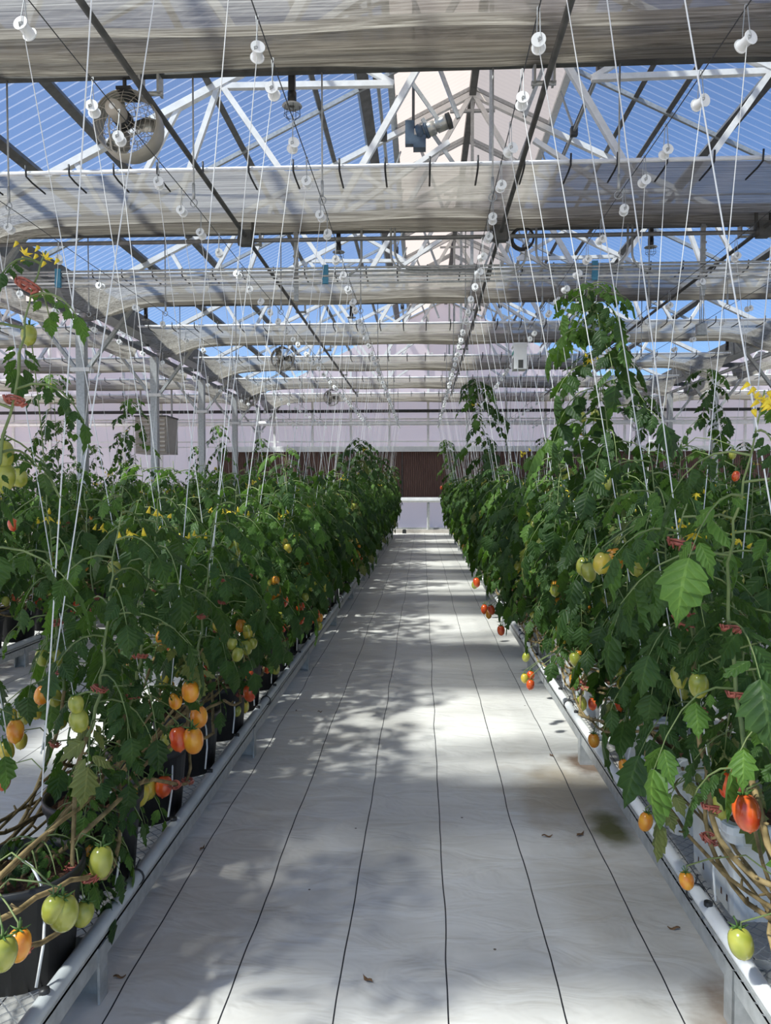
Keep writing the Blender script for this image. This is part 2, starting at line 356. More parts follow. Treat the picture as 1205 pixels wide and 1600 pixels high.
# ------------------------------------------------------------------ layout numbers
XL, XR = -5.21, 6.67                       # gutters of the middle bay
XC = (XL + XR) / 2; HW = (XR - XL) / 2; W = XR - XL
ZG, SL = 4.32, 0.49
ZA = ZG + SL * HW
TY = [1.88 + 3.07 * i for i in range(7)]   # trusses
YW = 1.88 + 3.07 * 7                       # far gable wall
Y0 = -4.5
BAYS = [(XC, 'middle'), (XC - W, 'left'), (XC + W, 'right')]

# ------------------------------------------------------------------ floor
f = MB(); f.add([(-18, Y0, 0), (19, Y0, 0), (19, YW + 0.3, 0), (-18, YW + 0.3, 0)], [(0, 1, 2, 3)])
tag(f.build('floor', M['ground']), kind='structure')
o = MB(); o.add([(-60, -40, -0.06), (60, -40, -0.06), (60, 90, -0.06), (-60, 90, -0.06)], [(0, 1, 2, 3)])
tag(o.build('ground', mat_noise('outside_gravel', (0.28, 0.26, 0.23), (0.4, 0.37, 0.33), 3, 0.95)), kind='structure')

# ------------------------------------------------------------------ roof (ceiling) : per bay two clear slopes and the white ridge band
for bc, nm in BAYS:
    for sgn in (-1, 1):
        v0, v1 = 1.17, HW - 0.12
        m = MB((bc, 0, 0))
        z0 = ZA - SL * v0 + 0.12; z1 = ZA - SL * v1 + 0.12
        xa, xb = bc + sgn * v0, bc + sgn * v1
        m.add([(xa, Y0, z0), (xb, Y0, z1), (xb, YW, z1), (xa, YW, z0)], [(0, 1, 2, 3)])
        tag(m.build('ceiling', M['clearroof']), kind='structure')

def roof_vent(bc, nm, sgn):
    z = lambda a: ZA - SL * a + 0.12
    r = empty('roof_vent', (bc + sgn * 0.02, 0, z(0)))
    side = 'left' if sgn < 0 else 'right'
    tag(r, 'white ribbed ridge vent flap on the %s slope of the %s roof bay' % (side, nm), 'roof vent')
    O = r.location
    m = MB(O); t = 0.02
    pts = [(bc + sgn * 0.03, z(0.03)), (bc + sgn * 1.15, z(1.15))]
    for dz in (0, t):
        pass
    (xa, za), (xb, zb) = pts
    m.add([(xa, Y0, za), (xb, Y0, zb), (xb, YW, zb), (xa, YW, za)], [(0, 1, 2, 3)])
    m.build('vent_panel', M['whiteroof'], r)
    e = MB(O); e.bar((xb, Y0, zb - 0.03), (xb, YW, zb - 0.03), 0.09, 0.05)
    e.build('edge_rail', M['truss'] if sgn > 0 else M['galv'], r)
    for yy in range(int((YW - Y0) / 1.535)):
        y = TY[0] + 1.535 * (yy - 3)
        if y < Y0 or y > YW: continue
        q = MB(O); q.bar((xa, y, za - 0.05), (xb, y, zb - 0.05), 0.05, 0.05); q.build('vent_rib', M['galv'], r)
    return r
for bc, nm in BAYS:
    for s in (-1, 1): roof_vent(bc, nm, s)
    rb = MB((bc, 0, ZA)); rb.bar((bc, Y0, ZA), (bc, YW, ZA), 0.10, 0.12)
    tag(rb.build('ridge_beam', M['purlin']), 'grey ridge beam running the length of the %s roof bay' % nm, 'beam')

# purlins
PUR = [(-4.95, 0.10, 0.08), (-4.25, 0.09, 0.08), (-3.05, 0.07, 0.07), (-2.05, 0.06, 0.06), (-1.50, 0.15, 0.10),
       (1.45, 0.06, 0.06), (1.95, 0.06, 0.06), (2.35, 0.06, 0.07), (3.0, 0.13, 0.09), (4.6, 0.10, 0.08)]
for bc, nm in BAYS:
    for i, (rx, pw, ph) in enumerate(PUR):
        z = ZA - SL * abs(rx) + 0.05
        m = MB((bc + rx, 0, z)); m.bar((bc + rx, Y0, z), (bc + rx, YW, z), pw, ph, (SL if rx > 0 else -SL, 0, 1))
        lab = '%s purlin on %s slope of the %s bay, %s from the ridge' % ('wide grey' if pw > 0.12 else 'slim grey', 'left' if rx < 0 else 'right', nm,
              ordn(5 - i if rx < 0 else i - 4))
        tag(m.build('roof_purlin', M['purlin']), lab, 'purlin', 'roof purlins')

# gutters
for k, (gx, nm) in enumerate(((XL, 'left'), (XR, 'right'))):
    r = empty('gutter_beam', (gx, 0, ZG))
    tag(r, 'galvanised steel gutter beam over the %s row of posts' % nm, 'gutter')
    m = MB(r.location); m.box((gx - 0.14, Y0, ZG - 0.12), (gx + 0.14, YW, ZG - 0.04)); m.build('gutter_floor', M['galv'], r)
    for s in (-1, 1):
        m = MB(r.location); m.bar((gx + s * 0.15, Y0, ZG - 0.08), (gx + s * 0.24, Y0 + 0.001, ZG - 0.08), 0.01, 0.01)
        m.add([(gx + s*0.14, Y0, ZG-0.12), (gx + s*0.22, Y0, ZG+0.16), (gx + s*0.22, YW, ZG+0.16), (gx + s*0.14, YW, ZG-0.12),
               (gx + s*0.16, Y0, ZG-0.12), (gx + s*0.24, Y0, ZG+0.16), (gx + s*0.24, YW, ZG+0.16), (gx + s*0.16, YW, ZG-0.12)],
              [(0,1,2,3), (4,7,6,5), (1,5,6,2), (0,3,7,4)])
        m.build('gutter_side', M['purlin'], r)
    m = MB(r.location); m.bar((gx, Y0, ZG - 0.34), (gx, YW, ZG - 0.34), 0.06, 0.06); m.build('lower_rail', M['purlin'], r)

# trusses
def build_truss():
    r = empty('roof_truss', (0, 0, 0)); B = ZG - 0.08
    def part(name, p, q, w_=0.055, h_=0.055, mat=M['truss']):
        m = MB(); m.bar((p[0], 0, p[1]), (q[0], 0, q[1]), w_, h_, (0, 1, 0)); return m.build(name, mat, r)
    tz = lambda x: ZA - SL * abs(x)
    part('bottom_chord', (-HW + .1, B - .03), (HW - .1, B - .03), 0.10, 0.05, M['dark'])
    for s in (-1, 1):
        part('top_chord', (s * HW * .985, tz(HW * .985) - .02), (0, tz(0) - .02), 0.075, 0.075)
        nb = [-4.9, -3.5, -1.85]
        part('web', (s * 4.55, tz(4.55)), (s * 4.1, B)); part('web', (s * 4.1, B), (s * 3.9 + s*-.55, tz(3.35)), .05, .05)
        part('web', (s * 2.93, tz(2.93)), (s * 3.5, B)); part('web', (s * 2.93, tz(2.93)), (s * 1.85, B), .06, .06)
        part('web', (s * 1.75, B), (0.0, tz(0)), .065, .065)
        part('web', (s * 1.98, tz(1.98)), (s * 1.05, 5.73), .055, .055)
        part('web', (s * 1.75, B), (s * 0.45, 5.10), .05, .05)
        part('collar', (s * 2.93, 5.75), (s * 1.05, 5.73), .06, .06)
        part('strut', (s * 0.9, tz(.9)), (s * 0.35, 5.35), .04, .04, M['galv'])
    part('strut', (-0.33, tz(.3) - .12), (0.33, tz(.3) - .12), .04, .04, M['galv'])
    part('king_post', (0, tz(0)), (0, B), .045, .045, M['galv'])
    return r
truss0 = build_truss(); first = True
for bc, nm in BAYS:
    for i, ty in enumerate(TY):
        if nm != 'middle' and i < 2: continue
        t = truss0 if first else copy_tree(truss0); first = False
        t.location = (bc, ty, 0)
        tag(t, 'white steel roof truss spanning the %s bay, %s from the camera' % (nm, ordn(i + 1)), 'truss', 'roof trusses')
for bc, nm in BAYS:
    for i in range(8):
        y = TY[0] + 1.535 + 3.07 * (i - 1)
        if y > YW: continue
        r = empty('rafter_frame', (bc, y, ZA))
        for s in (-1, 1):
            m = MB(r.location); m.bar((bc, y, ZA + .02), (bc + s * HW * .98, y, ZA + .02 - SL * HW * .98), .04, .05); m.build('rafter', M['galv'], r)
        tag(r, 'plain grey rafter pair of the %s bay, %s from the camera' % (nm, ordn(i + 1)), 'rafter', 'plain rafters')

# posts with knee braces
def build_post():
    r = empty('steel_post', (0, 0, 0))
    m = MB(); m.box((-.065, -.065, 0), (.065, .065, ZG - .37))
    m.build('post_shaft', M['galv'], r)
    m = MB(); m.box((-.10, -.10, 0), (.10, .10, .012)); m.build('base_plate', M['galv'], r)
    m = MB(); m.box((-.15, -.08, 3.18), (.15, .08, 3.24)); m.build('brace_collar', M['truss'], r)
    for s in (-1, 1):
        m = MB(); m.bar((s * .07, 0, 3.2), (s * .85, 0, ZG - .1), .05, .06, (0, 1, 0)); m.build('knee_brace', M['galv'], r)
    return r
p0 = build_post(); first = True
for gx, nm in ((XL, 'left'), (XR, 'right')):
    for i, ty in enumerate(TY + [YW - .12]):
        if i == 0: continue
        t = p0 if first else copy_tree(p0); first = False
        t.location = (gx, ty, 0)
        tag(t, 'galvanised post with knee braces in the %s row, %s from the camera' % (nm, ordn(i)), 'post', 'gutter posts')

# ------------------------------------------------------------------ far wall
def wall(name, m): return tag(m.build(name, M['wallpoly']), kind='structure')
m = MB((0, YW, 0))
m.add([(-17.1, YW, 0), (18.6, YW, 0), (18.6, YW, ZG), (-17.1, YW, ZG)], [(0, 1, 2, 3)])
for bc, nm in BAYS: m.add([(bc - HW, YW, ZG), (bc + HW, YW, ZG), (bc, YW, ZA + .1)], [(0, 1, 2)])
wall('wall_back', m)
m = MB(); m.add([(-17.1, Y0, 0), (-17.1, YW, 0), (-17.1, YW, ZG), (-17.1, Y0, ZG)], [(0, 1, 2, 3)]); wall('wall_left', m)
m = MB(); m.add([(18.6, Y0, 0), (18.6, YW, 0), (18.6, YW, ZG), (18.6, Y0, ZG)], [(3, 2, 1, 0)]); wall('wall_right', m)
yw = YW - 0.04
def strip(name, x0, x1, z0, z1, d, mat):
    m = MB((0, yw, 0)); m.box((x0, yw - d, z0), (x1, yw, z1)); return m.build(name, mat)
n = 0
for (z0, z1, d, mt) in ((3.79, 3.88, .10, 'black'), (3.56, 3.61, .05, 'truss'), (2.86, 2.90, .05, 'truss'), (2.70, 2.73, .05, 'truss'), (4.22, 4.30, .08, 'galv'),
                        (0.10, 0.16, .05, 'galv'), (0.0, 0.10, .25, 'curb')):
    n += 1; tag(strip('trim_%d' % n, -17, 18.5, z0, z1, d, M[mt]), kind='structure')
x = -16.9
while x < 18.5:
    n += 1; top = ZG
    for bc, nm in BAYS:
        if abs(x - bc) < HW: top = ZA - SL * abs(x - bc)
    tag(strip('trim_%d' % n, x - .035, x + .035, 0.1, top, .07, M['truss']), kind='structure'); x += 1.22
m = MB((0, yw - .12, 3.45)); m.tube([(-17, yw - .12, 3.45), (18.5, yw - .12, 3.45)], .075, 10)
tag(m.build('steam_pipe', M['pipewhite']), 'long white pipe running across the far wall below the black rail', 'pipe')
# cooling pad
r = empty('cooling_pad', (2.5, yw - .12, 1.10)); tag(r, 'brown fluted evaporative cooling pad along the far wall', 'cooling pad')
m = MB(r.location); m.box((-6.5, yw - .20, 1.12), (13.5, yw - .06, 2.56)); m.build('fluted_pad', M['pad'], r)
m = MB(r.location); m.box((-6.5, yw - .26, 2.55), (13.5, yw - .05, 2.70)); m.build('top_channel', M['pipewhite'], r)
m = MB(r.location); m.tube([(-6.5, yw - .2, 1.04), (13.5, yw - .2, 1.04)], .085, 12); m.build('sump_pipe', M['pipewhite'], r)
for k in range(13):
    x = -6.4 + k * 1.65
    m = MB(r.location); m.box((x - .03, yw - .24, .1), (x + .03, yw - .17, .98)); m.build('support_leg', M['galv'], r)
for k in range(12):
    x = -5.6 + k * 1.65 + .02
    m = MB(r.location); m.box((x - .012, yw - .215, 1.12), (x + .012, yw - .19, 2.56)); m.build('pad_seam', M['dark'], r)
c = atY(632, 828, YW - .5); m = MB((c.x, YW - .5, 0)); m.box((c.x - .06, YW - .56, 0), (c.x + .06, YW - .44, .10)); m.box((c.x - .045, YW - .545, .10), (c.x + .045, YW - .455, .12))
tag(m.build('junction_box', M['black']), 'small black box on the floor at the far end of the aisle', 'box')
for k, (px, py) in enumerate(((571, 661), (105, 664))):
    c = atY(px, py, yw - .12); c.z = 3.45; r = MB(c); r.box((c.x - .11, c.y - .05, c.z - .04), (c.x + .11, c.y + .05, c.z + .04)); r.box((c.x - .13, c.y - .04, c.z - .02), (c.x + .13, c.y + .04, c.z + .02))
    tag(r.build('pipe_valve', M['green']), 'teal green valve on the white far-wall pipe, %s of the two' % ('right-hand', 'left-hand')[k], 'valve')

# ------------------------------------------------------------------ shade curtains, pulled half open
def build_curtain():
    r = empty('shade_curtain', (0, 0, 0)); x0, x1 = -HW + .28, HW - .28; NX, NY = 150, 44
    rng = random.Random(3); vs_ = []; fs = []
    ph = [rng.uniform(0, 6.28) for _ in range(9)]
    for j in range(NY + 1):
        t = j / NY; y = -1.50 + 1.47 * t
        for i in range(NX + 1):
            x = x0 + (x1 - x0) * i / NX
            fold = 0.010 * math.sin(t * 42 + 0.5 * math.sin(x * .9 + ph[0])) * (1 - t)
            if t > 0.52:
                u = (t - 0.52) / 0.48
                fold += -0.035 * math.sin(math.pi * u) + 0.065 * math.sin(u * 17.5 + .25 * math.sin(x * 1.3 + ph[1]) + 0.2 * math.sin(x * .5)) * (0.5 + .5 * math.sin(math.pi * u)) + .012 * math.sin(x * 2.3 + ph[2] + u * 3) + .010 * math.sin(u * 38 + math.sin(x * .8 + ph[4]) * 1.5)
            fold += -0.015 * math.sin(math.pi * t) + 0.006 * math.sin(x * 3.1 + t * 9 + ph[3])
            e = min(x - x0, x1 - x)
            if e < 1.5: fold -= 0.30 * math.sin(math.pi * min(1, max(0, (t - .1) / .9))) * math.exp(-(e / .55) ** 2)
            vs_.append((x, y, ZG - 0.12 + fold))
    for j in range(NY):
        for i in range(NX):
            a = j * (NX + 1) + i; fs.append((a, a + 1, a + NX + 2, a + NX + 1))
    m = MB(); m.add(vs_, fs, True)
    for lay in (1,):                          # gathered layers of the same cloth near the truss
        js = [j for j in range(NY + 1) if j / NY >= .64]; v2 = []
        for j in js:
            for i in range(NX + 1):
                x, y, z = vs_[j * (NX + 1) + i]; u = (j / NY - .64) / .36
                v2.append((x, y, z + lay * .022 * math.sin(math.pi * min(1, u * 1.02)) + .008 * math.sin(u * (24 + 9 * lay) + x * .7)))
        K = len(js) - 1; m.add(v2, [(j * (NX + 1) + i, j * (NX + 1) + i + 1, (j + 1) * (NX + 1) + i + 1, (j + 1) * (NX + 1) + i) for j in range(K) for i in range(NX)], True)
    m.build('curtain_cloth', M['cloth'], r)
    m = MB(); m.tube([(x0, -1.52, ZG - .11), (x1, -1.52, ZG - .11)], .020, 8); m.build('lead_tube', M['pipewhite'], r)
    cl = MB(); cl.tube([(0, -1.56, ZG - .055), (0.0, -1.55, ZG - .15), (0.0, -1.45, ZG - .165), (.0, -1.22, ZG - .17)], .009, 5)
    me = cl.mesh('curtain_clip', M['black'])
    k = x0 + .2
    while k < x1: inst('curtain_clip', me, r, (k + rng.uniform(-.01, .01), 0, 0)); k += .40
    return r
c0 = build_curtain(); first = True
for bc, nm in BAYS:
    for i, ty in enumerate(TY + [YW]):
        if nm != 'middle' and i < 2: continue
        t = c0 if first else copy_tree(c0); first = False
        t.location = (bc, ty, 0)
        tag(t, 'half-gathered silver shade curtain across the %s bay, %s from the camera' % (nm, ordn(i + 1)), 'curtain', 'shade curtains')

# curtain drive tubes running along Y, with a roller bracket under each truss
brk = MB(); brk.box((-.07, -.045, ZG - .28), (-.055, .045, ZG - .09)); brk.box((.055, -.045, ZG - .28), (.07, .045, ZG - .09)); brk.box((-.07, -.05, ZG - .12), (.07, .05, ZG - .105)); brk.tube([(-.08, 0, ZG - .27), (.08, 0, ZG - .27)], .016, 8)
brk_me = brk.mesh('roller_bracket', M['galv'])
ZT = ZG - .32
for k, (px, py, nm) in enumerate(((258, 190, 'left'), (832, 200, 'middle'), (1168, 370, 'right'))):
    c = atZ(px, py, ZT)
    if k == 2: c.x = 3.40
    r = empty('drive_tube', (c.x, 0, ZT))
    m = MB(); m.tube([(0, -1, 0), (0, 20.8, 0)], .021, 10); m.build('tube_shaft', M['dark'], r)
    for ty in TY:
        inst('roller_bracket', brk_me, r, (0, ty, -ZT))
    tag(r, 'dark curtain drive tube running away from camera, %s of the three' % nm, 'tube', 'curtain drive tubes')
# cross shaft
yS = 7.62
r = empty('drive_shaft', (XC, yS, ZG - .36))
m = MB(); m.tube([(-HW + .1, 0, 0), (HW - .1, 0, 0)], .021, 10); m.build('shaft_tube', M['purlin'], r)
for gx in (atZ(258, 190, ZT).x, atZ(832, 200, ZT).x, 3.40):
    m = MB(); x = gx - XC; m.box((x - .06, -.05, -.05), (x + .06, .05, .10)); m.lathe([(0, -.08), (.05, -.08), (.05, .08), (0, .08)], (x, 0, 0), (1, 0, 0), 14); m.box((x - .08, -.02, .02), (x - .06, .02, .24)); m.box((x + .06, -.02, .02), (x + .08, .02, .24))
    m.build('pinion_gear', M['dark'], r)
tag(r, 'grey rotating cross shaft hung just below the second curtain', 'shaft')

# conduits bundle on strut channels
yC = 7.93
for k, dz in enumerate((0, .035, .07, .12, .15)):
    z = 3.60 + dz; m = MB((XC, yC, z))
    m.tube([(XL + .1, yC - .01 * k, z), (XR - .1, yC - .01 * k, z)], .0115, 6)
    tag(m.build('conduit', M['pipewhite'] if k == 1 else M['galv']), 'thin metal conduit running across below the third curtain, %s from the bottom' % ordn(k + 1), 'conduit', 'cross conduits')
for k, px in enumerate((463, 1098)):
    c = atY(px, 400, yC + .03); r = MB((c.x, yC + .03, 3.42)); r.box((c.x - .022, yC + .005, 3.42), (c.x + .022, yC + .04, ZG - .1))
    for q in range(9): r.box((c.x - .03, yC - .004, 3.48 + q * .08), (c.x + .03, yC + .006, 3.50 + q * .08))
    tag(r.build('strut_channel', M['galv']), 'slotted hanging channel that carries the conduits, %s of the two' % ('left', 'right')[k], 'channel')
for k, (px, s, nm) in enumerate(((565, -1, 'first'), (611, 1, 'second'), (617, 1, 'third'), (822, -1, 'fourth'), (838, 1, 'fifth'), (981, -1, 'sixth'), (988, 1, 'seventh'))):
    c = atY(px, 400, yC - .06); z = 3.64 + .03 * (k % 3); m = MB((c.x, yC - .06, z))
    pts = [(c.x, yC - .06, ZG - .12), (c.x, yC - .06, z + .22)]
    for a in range(1, 8):
        t = a / 8 * math.pi / 2; pts.append((c.x + s * .2 * (1 - math.cos(t)), yC - .06, z + .22 - .2 * math.sin(t)))
    pts += [(c.x + s * .25, yC - .06, z + .02), (c.x + s * .9, yC - .05, z + .02)]
    m.tube(pts, .012, 7)
    tag(m.build('bent_conduit', M['galv']), 'grey conduit bending down from the roof, %s from the left' % nm, 'conduit', 'bent conduits')
for k, (px, Yq) in enumerate(((509, yC), (929, yC), (92, yC))):
    c = atY(px, 437, Yq - .03); m = MB(c); m.box((c.x - .03, c.y - .03, 3.58), (c.x + .03, c.y + .0, 3.78)); m.box((c.x - .035, c.y - .034, 3.62), (c.x + .035, c.y - .03, 3.64))
    tag(m.build('tape_wrap', M['bluetape']), 'blue tape wrapped round the conduits, %s' % ('nearest the middle', 'right of the tall plant top', 'far left')[k], 'tape')

# gearmotor of the ridge vent
c = atY(660, 207, 8.35)
r = empty('vent_gearmotor', c); tag(r, 'blue and steel gearmotor hanging under the white ridge vent', 'motor')
ax = Vector((.93, -.2, .28)).normalized()
m = MB(); m.lathe([(0, -.06), (.09, -.06), (.10, -.02), (.07, .02), (0, .02)], (0, 0, 0), ax, 18); m.box((-.10, -.06, -.19), (.04, .06, -.05)); m.box((-.19, -.04, -.14), (-.09, .04, .12)); m.build('gearbox', M['motor'], r)
m = MB(); m.lathe([(0, .02), (.075, .02), (.078, .15), (.06, .16), (.06, .165), (.078, .17), (.078, .30), (.05, .335), (0, .335)], (0, 0, 0), ax, 20); m.build('motor_can', M['steelmotor'], r)
m = MB(); m.lathe([(.06, .035), (.084, .035), (.084, .07), (.06, .07)], (0, 0, 0), ax, 20); m.build('motor_band', M['motor'], r)
m = MB(); m.lathe([(.06, .29), (.086, .29), (.086, .34), (0, .35)], (0, 0, 0), ax, 20); m.build('end_cap', M['dark'], r)
m = MB(); m.tube([(-.10, 0, ZA - SL * abs(c.x - .1 - XC) + .1 - c.z), (-.10, 0, .05)], .018, 6); m.build('hanger', M['purlin'], r)
for k, dx in enumerate((-.1, .05)):
    m = MB((0, 0, 0)); m.bar((dx - .05, -.1 + .1 * k, .55 - k * .4), (dx + .32, -.1 + .1 * k, .02 - k * .4), .025, .04); m.build('rack_arm', M['galv'], r)
# vent shafts along Y and rack arms
for s, nm in ((-1, 'left'), (1, 'right')):
    x = XC + s * 1.25; z = ZA - 1.15
    r = empty('vent_shaft', (x, 0, z))
    m = MB(); m.tube([(0, -2, 0), (0, YW - .3, 0)], .022, 8); m.build('shaft_tube', M['galv'], r)
    for ty in TY:
        for dy in (.45, 1.9):
            m = MB(); m.bar((0, ty + dy, .02), (s * -.18, ty + dy, .52), .02, .035, (0, 1, 0)); m.build('rack_arm', M['galv'], r)
            m = MB(); m.box((-.045, ty + dy - .04, -.06), (.045, ty + dy + .04, .05)); m.build('rack_gear', M['dark'], r)
    tag(r, 'vent shaft with rack arms under the %s side of the middle ridge' % nm, 'shaft')
m = MB((.66 - .06, 0, 0))
# coil of black cable hanging at the second truss
c = atY(818, 371, 7.85); m = MB(c)
for q in range(5): m.torus(c + Vector((random.uniform(-.01, .01), q * .012, random.uniform(-.01, .01))), .105 + .004 * q, .008, (0.1, 1, 0), 22, 6)
tag(m.build('cable_coil', M['black']), 'coil of black cable hung beside the middle drive tube', 'cable')

# pendant lamp holders
lh = empty('lamp_holder', (0, 0, 0))
m = MB(); m.box((-.022, -.022, -.16), (.022, .022, 0)); m.lathe([(.018, -.24), (.03, -.22), (.03, -.16), (0, -.16)], (0, 0, 0)); m.build('socket', M['black'], lh)
m = MB(); m.lathe([(0, -.235), (.065, -.245), (.068, -.25), (.02, -.25)], (0, 0, 0), (0, 0, 1), 16); m.build('shade_disc', M['galv'], lh)
m = MB()
for a in range(5):
    t = a * math.pi * 2 / 5; m.tube([(math.cos(t) * .05, math.sin(t) * .05, -.25), (math.cos(t) * .055, math.sin(t) * .055, -.31), (math.cos(t) * .02, math.sin(t) * .02, -.345)], .002, 4)
m.torus((0, 0, -.31), .055, .002, (0, 0, 1), 12, 4); m.build('wire_guard', M['cable'], lh)
LH = [(457, 1, 'in front of the left-centre roof panes near the camera'), (529, 2, 'below the second curtain left of centre'), (1018, 2, 'below the second curtain on the right'),
      (226, 3, 'above the first left post'), (549, 3, 'below the third curtain left of centre'), (1140, 4, 'beside the right gutter brace')]
for k, (px, i, txt) in enumerate(LH):
    t = lh if k == 0 else copy_tree(lh); c = atY(px, 300, TY[i] + .05)
    t.location = (c.x, TY[i] + .05, ZG - .10); tag(t, 'black lamp holder with wire guard ' + txt, 'lamp holder')

# circulation fans
def build_fan():
    r = empty('circulation_fan', (0, 0, 0)); RR = .215
    m = MB(); m.lathe([(RR, -.06), (RR + .004, -.06), (RR + .004, .10), (RR, .10), (RR, -.06)], (0, 0, 0), (0, 1, 0), 32); m.build('shroud', M['fan'], r)
    for y, d, nm in ((-.06, -1, 'rear_guard'), (.10, 1, 'front_guard')):
        m = MB()
        for q in range(1, 9):
            rad = RR * q / 8.2; m.torus((0, y + d * .07 * (1 - (q / 8.2) ** 2), 0), rad, .0018, (0, 1, 0), 26, 4)
        for a in range(12):
            t = a * math.pi / 6; m.tube([(math.cos(t) * RR * q_, y + d * .07 * (1 - q_ ** 2), math.sin(t) * RR * q_) for q_ in (.12, .4, .7, .88, 1)], .0025, 4)
        m.build(nm, M['fan'], r)
    m = MB(); m.lathe([(0, -.26), (.05, -.255), (.056, -.24), (.056, -.12), (.03, -.10), (0, -.10)], (0, 0, 0), (0, 1, 0), 20); m.build('motor', M['beige'], r)
    m = MB(); m.lathe([(.02, -.14), (.06, -.14), (.062, -.05), (.02, -.05)], (0, 0, 0), (0, 1, 0), 16); m.build('motor_hub', M['black'], r)
    m = MB(); m.lathe([(0, -.264), (.02, -.264), (.021, -.255), (0, -.255)], (0, 0, 0), (0, 1, 0), 14); m.build('motor_cap', M['whitepl'], r)
    for k in range(3):
        t = k * 2 * math.pi / 3; m = MB(); c_, s_ = math.cos(t), math.sin(t)
        def P(rad, w_, y): return (c_ * rad - s_ * w_, y, s_ * rad + c_ * w_)
        vs_ = []
        for dy in (0, .004): vs_ += [P(.04, -.03, -.03 + dy), P(.04, .03, .01 + dy), P(.12, .07, .03 + dy), P(.19, .05, .035 + dy), P(.19, -.06, -.02 + dy), P(.12, -.06, -.03 + dy)]
        m.add(vs_, [(0, 5, 4, 3, 2, 1), (6, 7, 8, 9, 10, 11)] + [(i, (i + 1) % 6, 6 + (i + 1) % 6, 6 + i) for i in range(6)], True); m.build('blade', M['steelmotor'], r)
    m = MB(); m.tube([(0, -.05, .36), (0, -.05, .21)], .014, 8); m.box((-.05, -.08, .205), (.05, .10, .225)); m.build('hanger', M['black'], r)
    m = MB(); m.tube([(-.02, -.22, .05), (-.05, -.20, -.10), (-.03, -.20, -.25), (0, -.18, -.28), (.02, -.18, -.2), (.03, -.2, -.02)], .006, 6); m.build('power_cord', M['beige'], r)
    return r
fan0 = build_fan()
FN = [(200, 196, TY[1] + .06, 'nearest, left of the aisle close to the camera'), (441, 500, TY[4] + .02, 'left of the aisle in mid distance'), (518, 600, TY[6], 'far down left of the aisle'),
      (967, 551, TY[4], 'right of the tall plant'), (390, 547, TY[6], 'by the left gutter far away')]
for k, (px, py, Y, txt) in enumerate(FN):
    t = fan0 if k == 0 else copy_tree(fan0); t.location = atY(px, py, Y); t.location.z = min(t.location.z, ZG - .42) if k == 0 else ZG - .42; tag(t, 'round caged circulation fan, ' + txt, 'fan')
# sensor box
c = atY(811, 558, 9.2); r = empty('sensor_box', c); tag(r, 'white sensor box hanging on a chain in mid air', 'sensor box')
m = MB(); m.box((-.075, -.10, -.16), (.085, .10, .16)); m.box((-.085, -.105, .12), (.095, .105, .15)); m.build('housing', M['whitepl'], r)
m = MB(); m.box((-.077, -.09, -.155), (-.0755, .02, -.02)); m.box((-.02, -.102, -.15), (.04, -.101, -.05)); m.build('sensor_grille', M['dark'], r)
m = MB(); m.box((-.0785, -.09, .02), (-.0755, .06, .06)); m.build('green_stripe', M['green'], r)
m = MB(); m.tube([(0, 0, .16), (0, 0, .28)], .008, 6); m.tube([(0, 0, .28), (.0, 0, ZG - .1 - c.z)], .003, 4); m.build('chain', M['galv'], r)
# socket box on right hanging cables
c = atY(1096, 515, 9.6); r = empty('outlet_box', c); tag(r, 'small grey outlet box hanging on paired cables at right', 'outlet box')
m = MB(); m.box((-.06, -.04, -.07), (.06, .04, .07)); m.box((-.065, -.05, -.03), (-.02, -.04, .04)); m.build('box_body', M['galv'], r)
for dx in (-.02, .0, .025):
    m = MB(); m.tube([(dx, 0, .07), (dx * 1.1, 0, ZG - .15 - c.z)], .006, 5); m.build('cable', M['galv'], r)
# louvred unit in the left bay
c = atY(236, 680, TY[6] - .42); r = empty('cooling_unit', c); tag(r, 'beige louvred air unit hanging in the left bay behind the posts', 'air unit')
w2, h2 = .44, .50
m = MB(); m.box((-w2, 0, -h2), (w2 + .0, .9, h2)); m.build('casing', M['beige'], r)
for k in range(8):
    for s in (-1, 1):
        z = -h2 + .09 + k * .118; m = MB(); m.bar((-w2 + .04 if s < 0 else .03, -.02, z), (-.03 if s < 0 else w2 - .04, -.02, z), .02, .07, (0, .6, 1)); m.build('louvre', M['beige'], r)
m = MB(); m.box((-w2 - .02, -.05, h2), (w2 + .02, .95, h2 + .04)); m.build('cap', M['dark'], r)
m = MB(); m.box((-.02 - w2, .4, h2), (-w2 + .02, .44, ZG - .1 - c.z)); m.box((w2 - .02, .4, h2), (w2 + .02, .44, ZG - .1 - c.z)); m.build('hanger', M['galv'], r)

# ------------------------------------------------------------------ cables, rods and twine spools
ZWI = 3.32
